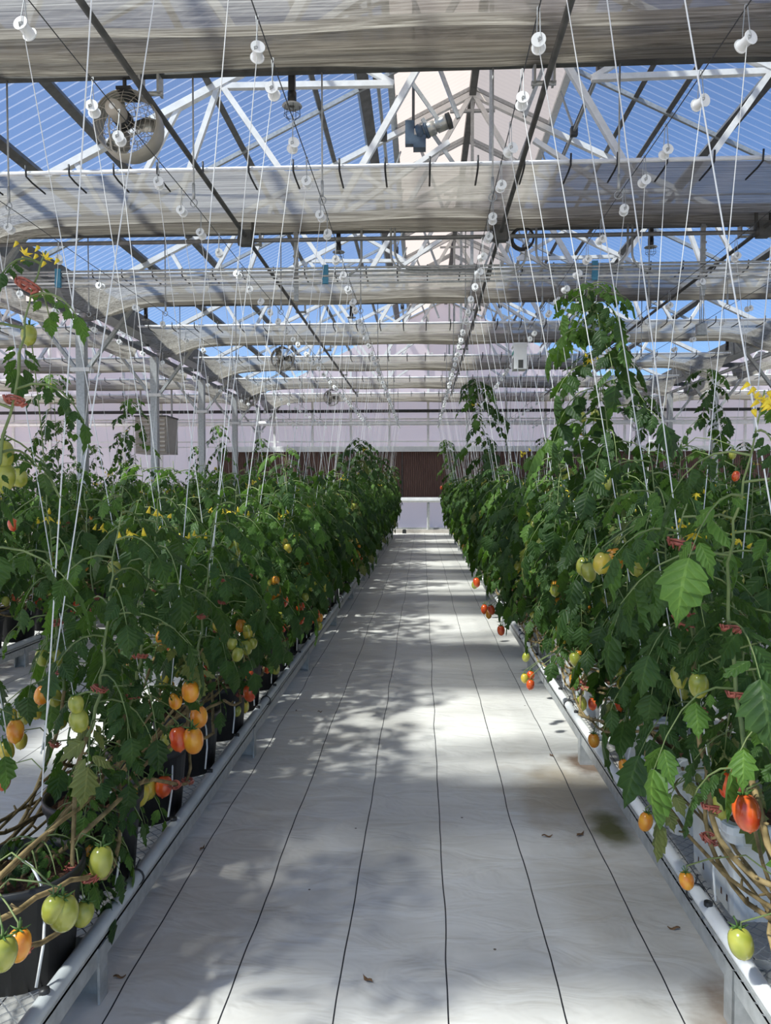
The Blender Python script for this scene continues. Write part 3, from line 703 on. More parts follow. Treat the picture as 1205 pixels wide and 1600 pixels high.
#       x      y0     descr                                             spools from-to  group
WIRES = [(-1.54, 'left bench outer cable'), (-0.67, 'left bench aisle-side cable'),
         (0.46, 'right bench aisle-side cable'), (1.28, 'right bench outer cable'),
         (-2.82, 'second left bench near cable'), (-3.68, 'second left bench far cable'),
         (2.40, 'second right bench near cable'), (3.22, 'second right bench far cable')]
rod = MB(); rod.tube([(0, 0, .05), (0, 0, .86)], .006, 6); rod.tube([(0, 0, .05), (0, 0, .15)], .010, 6); rod.torus((0, 0, .02), .026, .004, (.3, 1, 0), 14, 5)
rod_me = rod.mesh('eye_rod', M['galv'])
for x, txt in WIRES:
    m = MB((x, 0, ZWI)); pts = []
    for i in range(61):
        y = -1.0 + (YW - .5) * i / 60; pts.append((x, y, ZWI - .015 * abs(math.sin((y - TY[0]) / 3.07 * math.pi))))
    m.tube(pts, .0028, 5)
    tag(m.build('support_cable', M['cable']), 'thin dark overhead wire, the ' + txt, 'cable', 'crop support cables')
    for i, ty in enumerate(TY):
        if i == 0: continue
        o = inst('eye_rod', rod_me, None, (x, ty, ZWI - .02))
        tag(o, 'thin rod with ring holding the %s, %s rod from the camera' % (txt, ordn(i)), 'rod', 'eye rods')

def spool_meshes():
    m = MB(); rr = .029
    ax = (0.10, -1, .10)
    m.lathe([(.0, -.030), (rr, -.030), (rr, -.026), (.0, -.026)], (0, 0, 0), ax, 22, False); m.lathe([(.0, .026), (rr, .026), (rr, .030), (.0, .030)], (0, 0, 0), ax, 22, False)
    m.lathe([(.024, -.027), (.0215, -.018), (.020, 0), (.0215, .018), (.024, .027)], (0, 0, 0), ax, 20)
    s = m.mesh('spool_body', M['whitepl'])
    h = MB(); h.torus((0, -.032, .002), .007, .0022, (0.1, -1, .1), 12, 5); h.tube([(-.004, -.034, -.012), (-.006, -.036, .004), (.006, -.036, .004), (.002, -.03, .03), (.004, 0, .145), (.0, .006, .150), (-.005, 0, .145), (-.004, .02, .05), (0, .03, .012)], .0022, 5)
    return s, h.mesh('hook', M['galv'])
SP, HK = spool_meshes()
def twine_mesh(dx, dy, dz):
    m = MB(); pts = []
    for i in range(7):
        t = i / 6; pts.append((dx * t, -.01 + dy * t, -.02 - dz * t))
    m.tube(pts, .0019, 4, False); return m.mesh('twine', M['twine'])

BEN = []   # (centre x, list of (wire dx), ...)
PITCHY = .45
def spool_row(wx, txt, base_x, y0, y1, step, seed):
    rng = random.Random(seed); k = 0; y = y0
    tws = [twine_mesh(base_x - wx + rng.uniform(-.03, .03), rng.choice((-1, 1)) * rng.uniform(.0, .30), ZWI - .15 - z_) for z_ in (.35, .45, .55, .62, .4, .7)]
    while y < y1:
        k += 1; yy = y + rng.uniform(-.10, .10)
        r = empty('twine_spool', (wx + rng.uniform(-.006, .006), yy, ZWI - .145))
        b = inst('spool_body', SP, r, (0, 0, 0), (rng.uniform(-.15, .15), 0, rng.uniform(-.35, .35)))
        inst('hook', HK, r)
        inst('twine', rng.choice(tws), r)
        tag(r, 'white twine spool, %s from the camera on the %s' % (ordn(k), txt), 'twine spool', 'twine spools on the ' + txt)
        y += step
for i, (wx, txt) in enumerate(WIRES):
    bx = {-1.54: -1.16, -.67: -1.0, .46: .90, 1.28: 1.08, -2.82: -3.15, -3.68: -3.45, 2.4: 2.72, 3.22: 2.95}[wx]
    ys = 1.55 if i < 4 else 4.7
    spool_row(wx, txt, bx, ys + .07 * i, 21.8, .45 if i < 4 else .75, 100 + i)

# ------------------------------------------------------------------ benches
def mesh_panel():
    m = MB(); wx, wy = .045, .020; Lx, Ly = .42, 1.80; nx = int(Lx / wx); ny = int(Ly / wy); t = .0016
    for j in range(ny):
        for i in range(nx):
            x0 = -Lx / 2 + i * wx + (wx / 2 if j % 2 else 0); y0 = j * wy
            for s in (-1, 1):
                a = Vector((x0, y0, 0)); b = Vector((x0 + s * wx / 2, y0 + wy, .002)); n_ = Vector((0, t * 1.4, 0))
                m.add([a - n_, b - n_, b + n_, a + n_], [(0, 1, 2, 3)])
    return m.mesh('mesh_top', M['grid_steel'])
MP = mesh_panel()
ZB = .165
def bench(cx, y0, nseg, label, wd=.45, pipe_side=1, near=True):
    r = empty('growing_bench', (cx, y0, 0)); tag(r, label, 'bench')
    L_ = nseg * 1.83
    for s in (-1, 1):
        m = MB(); x = s * wd / 2
        m.box((x - .012 if s > 0 else x, 0, ZB - .06), (x if s > 0 else x + .012, L_, ZB + .01)); m.box((min(x, x - s * .04), 0, ZB - .01), (max(x, x - s * .04), L_, ZB - .002))
        m.build('side_rail', M['galv'], r)
    for k in range(nseg):
        if near or k % 2 == 0 or True: inst('mesh_top', MP, r, (0, k * 1.83 + .01, ZB))
    me = MB(); me.box((-.045, -.02, 0), (-.038, .03, ZB - .01)); me.box((.038, -.02, 0), (.045, .03, ZB - .01)); me.box((-.045, .024, 0), (.045, .03, ZB - .01))
    lm = me.mesh('leg', M['galv'])
    for k in range(nseg + 1):
        for s in (-1, 1): inst('leg', lm, r, (s * (wd / 2 - .04), k * 1.83, 0), (0, 0, R(0 if s > 0 else 180)))
        m = MB(); m.box((-wd / 2, k * 1.83 - .02, ZB - .045), (wd / 2, k * 1.83 + .02, ZB - .008)); m.build('cross_bar', M['galv'], r)
    return r
YB0 = 1.93 - 1.83
bench(-1.10, YB0, 12, 'low galvanised mesh bench along the left side of the aisle')
bench(1.03, YB0, 12, 'low galvanised mesh bench along the right side of the aisle')
bench(-3.33, YB0 + 1.83, 11, 'low mesh bench second to the left of the aisle')
bench(2.84, YB0 + 1.83, 11, 'low mesh bench second to the right of the aisle')
bench(-5.60, YB0 + 7.32, 8, 'low mesh bench third to the left near the posts')
bench(4.85, YB0 + 7.32, 8, 'low mesh bench third to the right')

dr = MB(); dr.tube([(0, 0, .0), (0, 0, .012)], .012, 10); DG = dr.mesh('grommet', M['black'])
def irrigation(px_, y0, y1, toward, label, rr, mt, seed, step=.45, zc=.0):
    rng = random.Random(seed); r = empty('irrigation_pipe', (px_, y0, ZB + rr + .012)); tag(r, label, 'pipe')
    m = MB(); pts = [(.004 * math.sin(y * 1.3), y, 0) for y in [i * .5 for i in range(int((y1 - y0) / .5) + 1)]]; m.tube(pts, rr, 10); m.build('pipe_run', mt, r)
    y = .3
    while y < y1 - y0 - .3 and y < 20:
        g = inst('grommet', DG, r, (0, y, rr - .004)); lean = rng.uniform(-.05, .25)
        m = MB(); pts = []
        for i in range(7):
            t = i / 6; pts.append((toward * (.02 + .15 * t * t) , lean * t + .02 * math.sin(t * 5), .01 + .24 * math.sin(t * 1.9)))
        m.tube(pts, .0035, 5); m.build('drip_tube', M['twine'], r, (0, y, rr)); y += step
    for k in range(5):
        yy = 1.3 + k * 1.9
        m = MB(); m.torus((0, yy, 0), rr + .006, .003, (0, 1, 0), 14, 5); m.tube([(0, yy, rr + .004), (.01, yy + .01, rr + .03)], .003, 5); m.build('cable_tie', M['black'], r)
    return r
irrigation(-.885, .9, 22.0, -1, 'pale irrigation pipe along the bench edge left of the aisle', .020, M['pipe'], 5)
irrigation(.815, .9, 22.0, 1, 'white irrigation pipe along the bench edge right of the aisle', .020, M['pipewhite'], 6)
irrigation(2.63, 4.5, 22.0, 1, 'white irrigation pipe on the second bench to the right', .020, M['pipewhite'], 7, 1.2)
irrigation(-3.115, 4.5, 22.0, -1, 'pale irrigation pipe on the second bench to the left', .020, M['pipe'], 8, 1.2)

# ------------------------------------------------------------------ tomato plants
def leaflet(mb, base, d, nrm, Ln, wd, rng, n=10):
    """serrated lobed leaflet along d with blade normal nrm"""
    d = d.normalized(); s = d.cross(nrm).normalized(); nrm = s.cross(d); n0 = len(mb.v)
    if mb.uv is None: mb.uv = {}
    curl = rng.uniform(.15, .55); cup = rng.uniform(.1, .45); vs_ = []; fs = []
    for i in range(n + 1):
        t = i / n
        c = base + d * (Ln * t) - nrm * (Ln * curl * t * t)
        w_ = wd * math.sin(math.pi * min(1, (t * .93 + .07)) ** .75) if i < n else 0
        z_ = (1, .58, .92, .74, 1.04, .76, .96, .64, .80, .50, .5, .4)[i] if n > 8 else (1.0 if i % 2 else .7)
        wv = rng.uniform(-.16, .16) * wd
        if i == 0 or i == n:
            mb.uv[n0 + len(vs_)] = (t, 0, 1); vs_.append(c); continue
        mb.uv[n0 + len(vs_)] = (t, 1, 1); mb.uv[n0 + len(vs_) + 1] = (t, 0, 1); mb.uv[n0 + len(vs_) + 2] = (t, 1, 1)
        f_ = d * (Ln * (.05 if z_ > .8 else -.03))
        vs_.append(c - s * w_ * z_ + f_ - nrm * (w_ * cup + wv)); vs_.append(c + nrm * .1 * wd * 0); vs_.append(c + s * w_ * z_ + f_ - nrm * (w_ * cup - wv))
    last = len(vs_) - 1
    fs += [(0, 1, 2), (0, 2, 3)]
    for i in range(1, n - 1):
        a = 1 + (i - 1) * 3; fs += [(a, a + 3, a + 4, a + 1), (a + 1, a + 4, a + 5, a + 2)]
    a = 1 + (n - 2) * 3; fs += [(a, last, a + 1), (a + 1, last, a + 2)]
    mb.add(vs_, fs, True)

def leaf(mb, st, base, out, L_, rng, droop=None, n=10, sz=1.0, young=.12):
    """compound leaf: arching stalk (into st) with paired leaflets (into mb)"""
    r_ = rng.random(); mb.cm = 1 if r_ < young else 2 if r_ > .985 else 0
    out = Vector((out[0], out[1], 0)).normalized(); droop = rng.uniform(.5, 1.15) if droop is None else droop
    pts = []; up = rng.uniform(.15, .55)
    for i in range(6):
        t = i / 5; pts.append(Vector(base) + out * (L_ * (t - .22 * droop * t * t)) + Vector((0, 0, L_ * (up * t - droop * t * t))))
    st.tube(pts, [.0032, .0028, .0024, .002, .0016, .001], 4, False)
    side0 = Vector((-out.y, out.x, 0))
    def at(t):
        x = t * 5; i = min(4, int(x)); return pts[i].lerp(pts[i + 1], x - i), (pts[i + 1] - pts[i]).normalized()
    tilt = rng.uniform(-.5, .5)
    for t, k in ((.26, .42), (.44, .80), (.64, .95), (.84, .90)):
        p, d = at(t + rng.uniform(-.03, .03))
        for s in (-1, 1):
            if rng.random() < .06: continue
            sd = (side0 * s * .9 + d * rng.uniform(.25, .6) + Vector((0, 0, -rng.uniform(.1, .75)))).normalized()
            nn = (Vector((0, 0, 1)) + side0 * (-s * rng.uniform(0, .6)) + side0 * tilt + out * rng.uniform(-.2, .5))
            ln = L_ * k * rng.uniform(.27, .40) * sz
            leaflet(mb, p + sd * .012, sd, nn, ln, ln * rng.uniform(.28, .38), rng, n)
    p, d = at(1.0); ln = L_ * rng.uniform(.40, .52) * sz
    leaflet(mb, p, (d + Vector((0, 0, -.3))), Vector((0, 0, 1)) + out * .6 + side0 * tilt, ln, ln * .40, rng, n)

def lerp_path(pts, t):
    x = t * (len(pts) - 1); i = min(len(pts) - 2, int(x)); f = x - i
    p0, p1, p2, p3 = pts[max(0, i - 1)], pts[i], pts[i + 1], pts[min(len(pts) - 1, i + 2)]
    return 0.5 * ((2 * p1) + (p2 - p0) * f + (2 * p0 - 5 * p1 + 4 * p2 - p3) * f * f + (3 * p1 - p0 - 3 * p2 + p3) * f ** 3)

def stem_and_leaves(path, t0, t1, nleaf, rng, L0=.30, r0=.0075, n=10, taper_top=True, bare=True, side=None, sz=1.0):
    """returns (bare stem MB, green stem MB, foliage MB)"""
    sb, sg, fo = MB(), MB(), MB()
    N_ = 34; P = [lerp_path(path, i / N_) for i in range(N_ + 1)]
    for i in range(1, N_): P[i] = P[i] + Vector((rng.uniform(-.006, .006), rng.uniform(-.006, .006), rng.uniform(-.006, .006)))
    k = max(2, int(N_ * t0) + 1)
    sb.tube(P[:k + 1], [r0 * (1 - .25 * i / N_) for i in range(k + 1)], 7)
    for i in range(2, k):                       # leaf scars
        if rng.random() < .7:
            d = Vector((rng.uniform(-1, 1), rng.uniform(-1, 1), rng.uniform(-.2, 1))).normalized()
            sb.tube([P[i], P[i] + d * rng.uniform(.012, .022)], [.004, .003], 5)
    sg.tube(P[k:], [max(.0018, r0 * .75 * (1 - .75 * (i - k) / (N_ - k + .01))) for i in range(k, N_ + 1)], 6)
    ang = rng.uniform(0, 6.28)
    for q in range(nleaf):
        u = (q + rng.uniform(.1, .9)) / nleaf; t = t0 + (t1 - t0) * u
        b = lerp_path(P, min(.999, t)); ang += 2.4 + rng.uniform(-.5, .5)
        dx, dy = math.cos(ang), math.sin(ang)
        if side: dx += side * .15
        top = max(0, (u - .78) / .22); L_ = L0 * rng.uniform(.7, 1.15) * (1 - .6 * top if taper_top else 1) * (.8 + .2 * min(1, u * 5))
        leaf(fo, sg, b, (dx, dy), L_, rng, rng.uniform(.55, 1.15) * (1 - .4 * top), n, sz, .08 + .5 * u ** 3)
    return sb, sg, fo

# fruit shapes
def fruit_mesh(col_):
    m = MB(); prof = []
    for i in range(13):
        t = i / 12; a = math.pi * t
        r_ = math.sin(a) ** .82 * (.5 + .03 * math.cos(a)); h_ = .60 * math.cos(a)
        if i == 12: r_ = 0; h_ = -.66
        if i == 11: r_ *= .72
        if i == 0: h_ = .56; r_ = 0.0
        prof.append((r_, h_))
    m.lathe(prof, (0, 0, 0), (0, 0, -1) if False else (0, 0, 1), 16); return m.mesh('tomato', FR[col_])
FM = {k: fruit_mesh(k) for k in FR}
cx_ = MB()
for a in range(5):
    t = a * 2 * math.pi / 5; cx_.tube([(0, 0, .58), (math.cos(t) * .22, math.sin(t) * .22, .62), (math.cos(t) * .42, math.sin(t) * .42, .70)], [.05, .045, .01], 4)
cx_.tube([(0, 0, .56), (.02, 0, .80), (.10, .02, 1.0)], [.05, .04, .04], 5)
CXM = cx_.mesh('calyx', M['calyx'])
def add_tomato(parent, loc, width, colr, rng, calyx=True, length=1.0):
    o = inst('tomato', FM[colr], parent, loc, (rng.uniform(-.25, .25), rng.uniform(-.25, .25), rng.uniform(0, 6)), (width, width, width * 1.05 * length))
    if calyx: inst('calyx', CXM, o)
    return o
fl = MB()
for a in range(6):
    t = a * math.pi / 3; c_, s_ = math.cos(t), math.sin(t)
    fl.add([(0, 0, 0), (c_ * .008 - s_ * .004, s_ * .008 + c_ * .004, -.004), (c_ * .02, s_ * .02, -.010), (c_ * .008 + s_ * .004, s_ * .008 - c_ * .004, -.004)], [(0, 1, 2), (0, 2, 3)], True)
fl.tube([(0, 0, 0), (0, 0, -.012)], [.003, .001], 5)
for a in range(3):
    t = a * 2.1; d = Vector((math.cos(t) * .03, math.sin(t) * .03, .01)); fl.tube([d, d + Vector((0, 0, -.018))], [.001, .006], 5)
FLM = fl.mesh('flower', M['flower'])
ck = MB(); ck.torus((0, 0, 0), .013, .0028, (0, .35, 1), 14, 5); ck.torus((0, 0, .005), .0135, .0018, (0, .3, 1), 14, 5)
for a in range(10):
    t = a * .628; ck.tube([(math.cos(t) * .013, math.sin(t) * .013, -.004), (math.cos(t) * .019, math.sin(t) * .019, .004)], .0018, 4)
CKM = ck.mesh('plant_clip', M['clip'])

# containers
def pot_meshes():
    m = MB(); m.lathe([(0, .004), (.118, .004), (.122, .0), (.142, .235), (.152, .238), (.153, .265), (.145, .267), (.138, .24), (.135, .215), (0, .215)], (0, 0, 0), (0, 0, 1), 28)
    pot = m.mesh('pot', M['black'])
    s = MB(); rng = random.Random(2); vs_ = [(0, 0, .232)]; fs = []
    for ring in range(1, 7):
        for k in range(20):
            t = k * math.pi / 10; rr = .136 * ring / 6; vs_.append((rr * math.cos(t), rr * math.sin(t), .226 + rng.uniform(-.008, .008)))
    for k in range(20): fs.append((0, 1 + k, 1 + (k + 1) % 20))
    for ring in range(5):
        for k in range(20):
            a = 1 + ring * 20 + k; b = 1 + ring * 20 + (k + 1) % 20; fs.append((a, a + 20, b + 20, b))
    s.add(vs_, fs); return pot, s.mesh('soil', M['soil'])
POT, SOIL = pot_meshes()
def crate_meshes():
    m = MB(); hx, hy, h = .155, .20, .29
    def ring(hx_, hy_, z, rc=.035):
        out = []
        for cx, cy, a0 in ((1, 1, 0), (-1, 1, 90), (-1, -1, 180), (1, -1, 270)):
            for q in range(4):
                t = R(a0 + q * 30); out.append((cx * (hx_ - rc) + rc * math.cos(t), cy * (hy_ - rc) + rc * math.sin(t), z))
        return out
    prof = [(-.028, 0), (-.024, .10), (-.020, .18), (-.014, .185), (-.012, .225), (-.004, .23), (0, .262), (.012, .264), (.012, .286), (.006, .29), (-.012, .288), (-.016, .24)]
    vs_ = []; fs = []
    for dx, z in prof: vs_ += ring(hx + dx, hy + dx, z)
    n_ = 16
    for i in range(len(prof) - 1):
        for k in range(n_):
            k2 = (k + 1) % n_; fs.append((i * n_ + k, i * n_ + k2, (i + 1) * n_ + k2, (i + 1) * n_ + k))
    fs.append(tuple(range(n_ - 1, -1, -1))); m.add(vs_, fs)
    cr = m.mesh('crate', M['crate'])
    s = MB(); rng = random.Random(4); NX, NY = 14, 18; vs_ = []; fs = []
    for j in range(NY + 1):
        for i in range(NX + 1): vs_.append((-.136 + .272 * i / NX, -.18 + .36 * j / NY, .242 + rng.uniform(-.008, .008)))
    for j in range(NY):
        for i in range(NX): a = j * (NX + 1) + i; fs.append((a, a + 1, a + NX + 2, a + NX + 1))
    s.add(vs_, fs); so_ = s.mesh('soil', M['soil'])
    h_ = MB()
    for s_ in (-1, 1):
        for y in (-.12, -.08, .06, .1):
            for z in (.03, .06): h_.box((s_ * (hx - .030) - .004, y - .005, z), (s_ * (hx - .030) + .004, y + .005, z + .02))
        for x in (-.07, -.04, .04, .07): h_.box((x - .004, s_ * (hy - .030) - .004, .03), (x + .004, s_ * (hy - .030) + .004, .06))
    return cr, so_, h_.mesh('drain_slots', M['soil'])
CRATE, CSOIL, CSLOT = crate_meshes()

# templates: stem meshes for one bench type
def make_templates(nvar, offs, base, seed, nleaf=26, L0=.30, n=10, hgt=(1.45, 1.8), t0=.40, runs=(.8, 1.2)):
    """each template: list over sides of (bare mesh, green mesh, foliage mesh, path)"""
    out = []
    for v in range(nvar):
        rng = random.Random(seed + v); sides = []
        for (wx, bx) in zip(offs, base):
            H_ = rng.uniform(*hgt); run = rng.uniform(*runs)
            zp = ZB + .25; sx = -1 if bx < 0 else 1; lx = sx * (rng.uniform(.10, .19) if bx > 0 and wx > .4 else rng.uniform(.19, .26))
            a = Vector((0.02 * sx, 0, zp - .03)); b = Vector((lx * .75, .10, zp + .07)); c = Vector((lx, .40 * run, zp + (rng.uniform(.02, .08) if bx > 0 and wx > .4 else rng.uniform(-.14, .0))))
            d = Vector((lx * .9 + bx * .1, .80 * run, zp + rng.uniform(-.10, .04))); e = Vector((bx, run, .62))
            def line(z): t = (z - .5) / (3.2 - .5); return Vector((bx + (wx - bx) * t, run + .04 + .1 * t, z))
            zs = [.62 + (H_ - .62) * q / 5 for q in range(1, 6)]
            path = [a, b, c, d, e] + [line(q) for q in zs]
            sb, sg, fo = stem_and_leaves(path, t0, .985, nleaf, rng, L0, .0068, n, side=(1 if wx > 0 else -1))
            up_ = bx > 0 and wx > .4
            for q in range(2 if not up_ else 1):
                lx2 = sx * (rng.uniform(.05, .18) if up_ else rng.uniform(.14, .27)); z2 = zp + (rng.uniform(.02, .09) if up_ else rng.uniform(-.15, -.02))
                pp = [Vector((0.03 * sx, .03, zp - .04)), Vector((lx2 * .6, .02, zp + .06)), Vector((lx2, .35, z2 + .04)), Vector((lx2 * rng.uniform(.8, 1.1), .8, z2)), Vector((lx2 * .9, 1.25, z2 + .04)), Vector((bx + .02, 1.62, z2 + rng.uniform(.08, .3)))]
                PP = [lerp_path(pp, i / 24) + Vector((rng.uniform(-.005, .005), 0, rng.uniform(-.005, .005))) for i in range(25)]
                sb.tube(PP, [.0065 * (1 - .3 * i / 24) for i in range(25)], 6)
                for i in range(2, 24, 2): sb.tube([PP[i], PP[i] + Vector((rng.uniform(-1, 1), rng.uniform(-.5, .5), rng.uniform(-.3, 1))).normalized() * .02], [.004, .0028], 5)
            sides.append((sb.mesh('bare_stem', M['stem']), sg.mesh('green_stem', M['green_stem']), fo.mesh('foliage', LEAF), path))
        out.append(sides)
    return out
TL = make_templates(8, (-.44, .43), (-.20, .10), 1000, 32, .30, hgt=(1.35, 1.75))
TR = make_templates(8, (-.57, .25), (-.13, .14), 2000, 32, .30, hgt=(1.35, 1.75))
TLM = make_templates(4, (-.44, .43), (-.20, .10), 3000, 28, .29, hgt=(1.38, 1.68), t0=.42)
TRM = make_templates(4, (-.57, .25), (-.13, .14), 4000, 30, .30, hgt=(1.38, 1.68), t0=.40)
TLN = make_templates(3, (-.44, .43), (-.20, .10), 5000, 15, .25, hgt=(1.2, 1.5), t0=.48)
TRN = make_templates(3, (-.57, .25), (-.13, .14), 6000, 11, .25, hgt=(1.1, 1.4), t0=.56)
def top_template(offs_w, bx, H_, seed, nleaf=46, L0=.32):
    rng = random.Random(seed); run = 1.0; zp = ZB + .25
    def line(z): t = (z - .5) / 2.7; return Vector((bx + (offs_w - bx) * t, run + .04 + .1 * t, z))
    path = [Vector((0.02, 0, zp - .03)), Vector((bx * .75, .12, zp + .06)), Vector((bx, .4, zp - .04)), Vector((bx, .8, zp)), Vector((bx, run, .62)), line(.9), line(1.25), line(1.6), line(H_ * .93), line(H_)]
    sb, sg, fo = stem_and_leaves(path, .38, .99, nleaf, rng, L0, .0068, 10)
    return (sb.mesh('bare_stem', M['stem']), sg.mesh('green_stem', M['green_stem']), fo.mesh('foliage', LEAF), path)
TALL_R = top_template(-.40, -.02, 2.32, 31, 92, .31); TALL_R2 = top_template(-.50, -.10, 2.62, 32, 95, .34); TALL_L = top_template(.43, .10, 2.0, 33); TALL_O = top_template(-.30, -.1, 2.5, 34)

def pick(rng, z):
    r_ = rng.random()
    if z < .75: return 'green' if r_ < .40 else 'yellow' if r_ < .58 else 'orange' if r_ < .80 else 'red'
    if z < 1.15: return 'green' if r_ < .70 else 'yellow' if r_ < .85 else 'orange' if r_ < .94 else 'red'
    return 'green' if r_ < .9 else 'yellow'
def plant(x, y, kind, tmpl, rng, label, group, ntom=8, tall=None, clips=2, simple=False, flowers=1, skip=()):
    r = empty('tomato_plant', (x, y, 0)); tag(r, label, 'tomato plant', group)
    if kind == 'pot':
        p = inst('pot', POT, r, (0, 0, ZB), (0, 0, rng.uniform(0, 6))); inst('soil', SOIL, p)
    else:
        p = inst('crate', CRATE, r, (0, 0, ZB)); inst('soil', CSOIL, p)
        if not simple: inst('drain_slots', CSLOT, p)
    for si, sd in enumerate(tmpl):
        if si in skip: continue
        if tall and tall[0] == si: sd = tall[1]
        for nm, me in (('bare_stem', sd[0]), ('green_stem', sd[1]), ('foliage', sd[2])): inst(nm, me, r)
        path = sd[3]
        nt_ = ntom // 2 if not skip else ntom
        while nt_ > 0:
            t = rng.uniform(.42, .85) if rng.random() < .35 else rng.uniform(.38, .62)
            b = lerp_path(path, t); a = rng.uniform(0, 6.28)
            if rng.random() < .6: a = (math.pi if x > 0 else 0) + rng.uniform(-.9, .9)      # hang out on the light side of the aisle
            c_ = b + Vector((math.cos(a) * rng.uniform(.07, .16), math.sin(a) * .1, -.04))
            colr = pick(rng, c_.z)
            for q in range(min(nt_, rng.choice((1, 2, 3, 4)))):
                add_tomato(r, c_ + Vector((rng.uniform(-.04, .04), rng.uniform(-.04, .04), -.035 * q + rng.uniform(-.02, .02))), rng.uniform(.040, .058),
                           colr if rng.random() < .5 else pick(rng, c_.z), rng, not simple); nt_ -= 1
        for q in range(clips):
            b = lerp_path(path, rng.uniform(.2, .7)); inst('plant_clip', CKM, r, b, (rng.uniform(-.3, .3), rng.uniform(-.3, .3), rng.uniform(0, 6)), 1.25)
        for q in range(flowers):
            b = lerp_path(path, rng.uniform(.75, .97)); a = rng.uniform(0, 6.28)
            inst('flower', FLM, r, b + Vector((math.cos(a) * .08, math.sin(a) * .08, .0)), (rng.uniform(-.6, .6), rng.uniform(-.6, .6), 0), 1.3)
    return r
rng = random.Random(77)
PL = []          # (side, y, root, template)
def bare(tm): return tm
ys = [.02 + .45 * i for i in range(47)]
for k, y in enumerate(ys, 1):
    if y > 21.0: break
    tall = (1, TALL_L) if k in (18, 21, 29, 42) else None
    tm = rng.choice(TLN if k < 6 else TLM if k < 12 else TL)
    r = plant(-1.04 + rng.uniform(-.015, .015), y, 'pot', tm, rng, 'tomato plant in black pot, left aisle bench, %s pot from the camera' % ordn(k),
          'plants on the left aisle bench', (4 if k < 6 else 20) if k < 26 else 9, tall, 3 if k < 16 else 1, k > 22, 1, (0, 1) if k <= 2 else ())
    PL.append(('L', y, r, tm))
k = 0
for y in [.10, .58, 1.02, 1.45, 2.28, 2.80] + [3.27 + .45 * i for i in range(40)]:
    if y > 21.0: break
    k += 1
    tall = (0, TALL_R) if k == 5 else (0, TALL_R2) if k in (16, 39) else None
    tm = rng.choice(TRN if k < 4 else TRM if k < 9 else TR)
    r = plant(1.03 + rng.uniform(-.015, .015), y, 'crate', tm, rng, 'tomato plant in white crate, right aisle bench, %s crate from the camera' % ordn(k),
          'plants on the right aisle bench', (4 if k < 5 else 20) if k < 26 else 9, tall, 3 if k < 16 else 1, k > 22, 1, (0, 1) if k <= 1 else ())
    PL.append(('R', y, r, tm))
for cx, kind, TT, txt, y0, st in ((-3.30, 'pot', TL, 'second bench to the left', 3.9, .48), (2.86, 'crate', TR, 'second bench to the right', 3.9, .48),
                              (-5.62, 'pot', TL, 'third bench to the left', 8.2, .60), (4.87, 'crate', TR, 'third bench to the right', 8.2, .60), (-8.0, 'pot', TL, 'bench beyond the left posts', 11.5, .7), (7.9, 'crate', TR, 'bench beyond the right posts', 14.0, .7)):
    y = y0; k = 0
    while y < 20.8:
        k += 1
        plant(cx, y, kind, rng.choice(TT), rng, 'tomato plant on the %s, %s from the camera' % (txt, ordn(k)), 'plants on the ' + txt, 8 if abs(cx) < 5 else 3,
              (0, TALL_O) if k in (5, 9, 17, 24) else None, 1 if abs(cx) < 4 else 0, True, 1)
        y += st
bench(-8.0, 11.0, 6, 'low mesh bench beyond the left posts'); bench(7.9, 13.5, 5, 'low mesh bench beyond the right posts')
print('objects', len(bpy.data.objects))

# ------------------------------------------------------------------ particular near stems and fruit seen in the photograph
def root_of(side, Y):
    return min((p for p in PL if p[0] == side), key=lambda p: abs(p[1] - Y))
def extra_stem(side, Ypot, pts, nleaf, L0, seed, t0=.3, r0=.0075, sz=1.0, lean=False, young=0):
    _, y, r, tm = root_of(side, Ypot); O = r.location; rng = random.Random(seed)
    P = [Vector((0, 0, ZB + .22)), Vector((.03 * (1 if side == 'L' else -1), .02, ZB + .32))] + [atY(px, py, Y) - O for px, py, Y in pts]
    sb, sg, fo = stem_and_leaves(P, t0, .985, nleaf, rng, L0, r0, 10, sz=sz)
    sb.build('bare_stem', M['stem'], r); sg.build('green_stem', M['green_stem'], r)
    o = fo.build('foliage', LEAF, r)
    for q in range(2):
        inst('plant_clip', CKM, r, lerp_path(P, rng.uniform(.35, .75)), (.2, .3, 1), 1.3)
    return r, P
r, P = extra_stem('L', .92, [(-90, 1250, 1.35), (-70, 1050, 1.45), (-25, 820, 1.5), (20, 640, 1.5), (42, 500, 1.5), (72, 392, 1.5)], 15, .21, 11, .35, .0065, .85)
for px, py in ((38, 397), (71, 404)): inst('flower', FLM, r, atY(px, py, 1.5) - r.location, (2.6, .3, 0), .8)
inst('plant_clip', CKM, r, atY(42, 448, 1.5) - r.location, (.5, .4, 1), 1.6)
r, P = extra_stem('R', 1.02, [(1300, 1560, 1.3), (1240, 1400, 1.45), (1180, 1250, 1.6), (1150, 1080, 1.7), (1140, 900, 1.7), (1160, 760, 1.65), (1195, 610, 1.6)], 16, .25, 22, .52, .008, 1.1)
for px, py in ((1180, 622), (1192, 628), (1203, 634)): inst('flower', FLM, r, atY(px, py, 1.55) - r.location, (2.4, .5, px), 1.05)
r, P = extra_stem('R', 1.45, [(1150, 1350, 1.75), (1100, 1180, 1.9), (1085, 1050, 1.95), (1078, 960, 1.95), (1062, 860, 1.9), (1075, 775, 1.9)], 10, .22, 13, .60, .0075, 1.0)
inst('plant_clip', CKM, r, atY(1064, 851, 1.9) - r.location, (.3, .2, 0), 1.9); inst('plant_clip', CKM, r, atY(1068, 967, 1.93) - r.location, (1.1, .2, 0), 1.7)
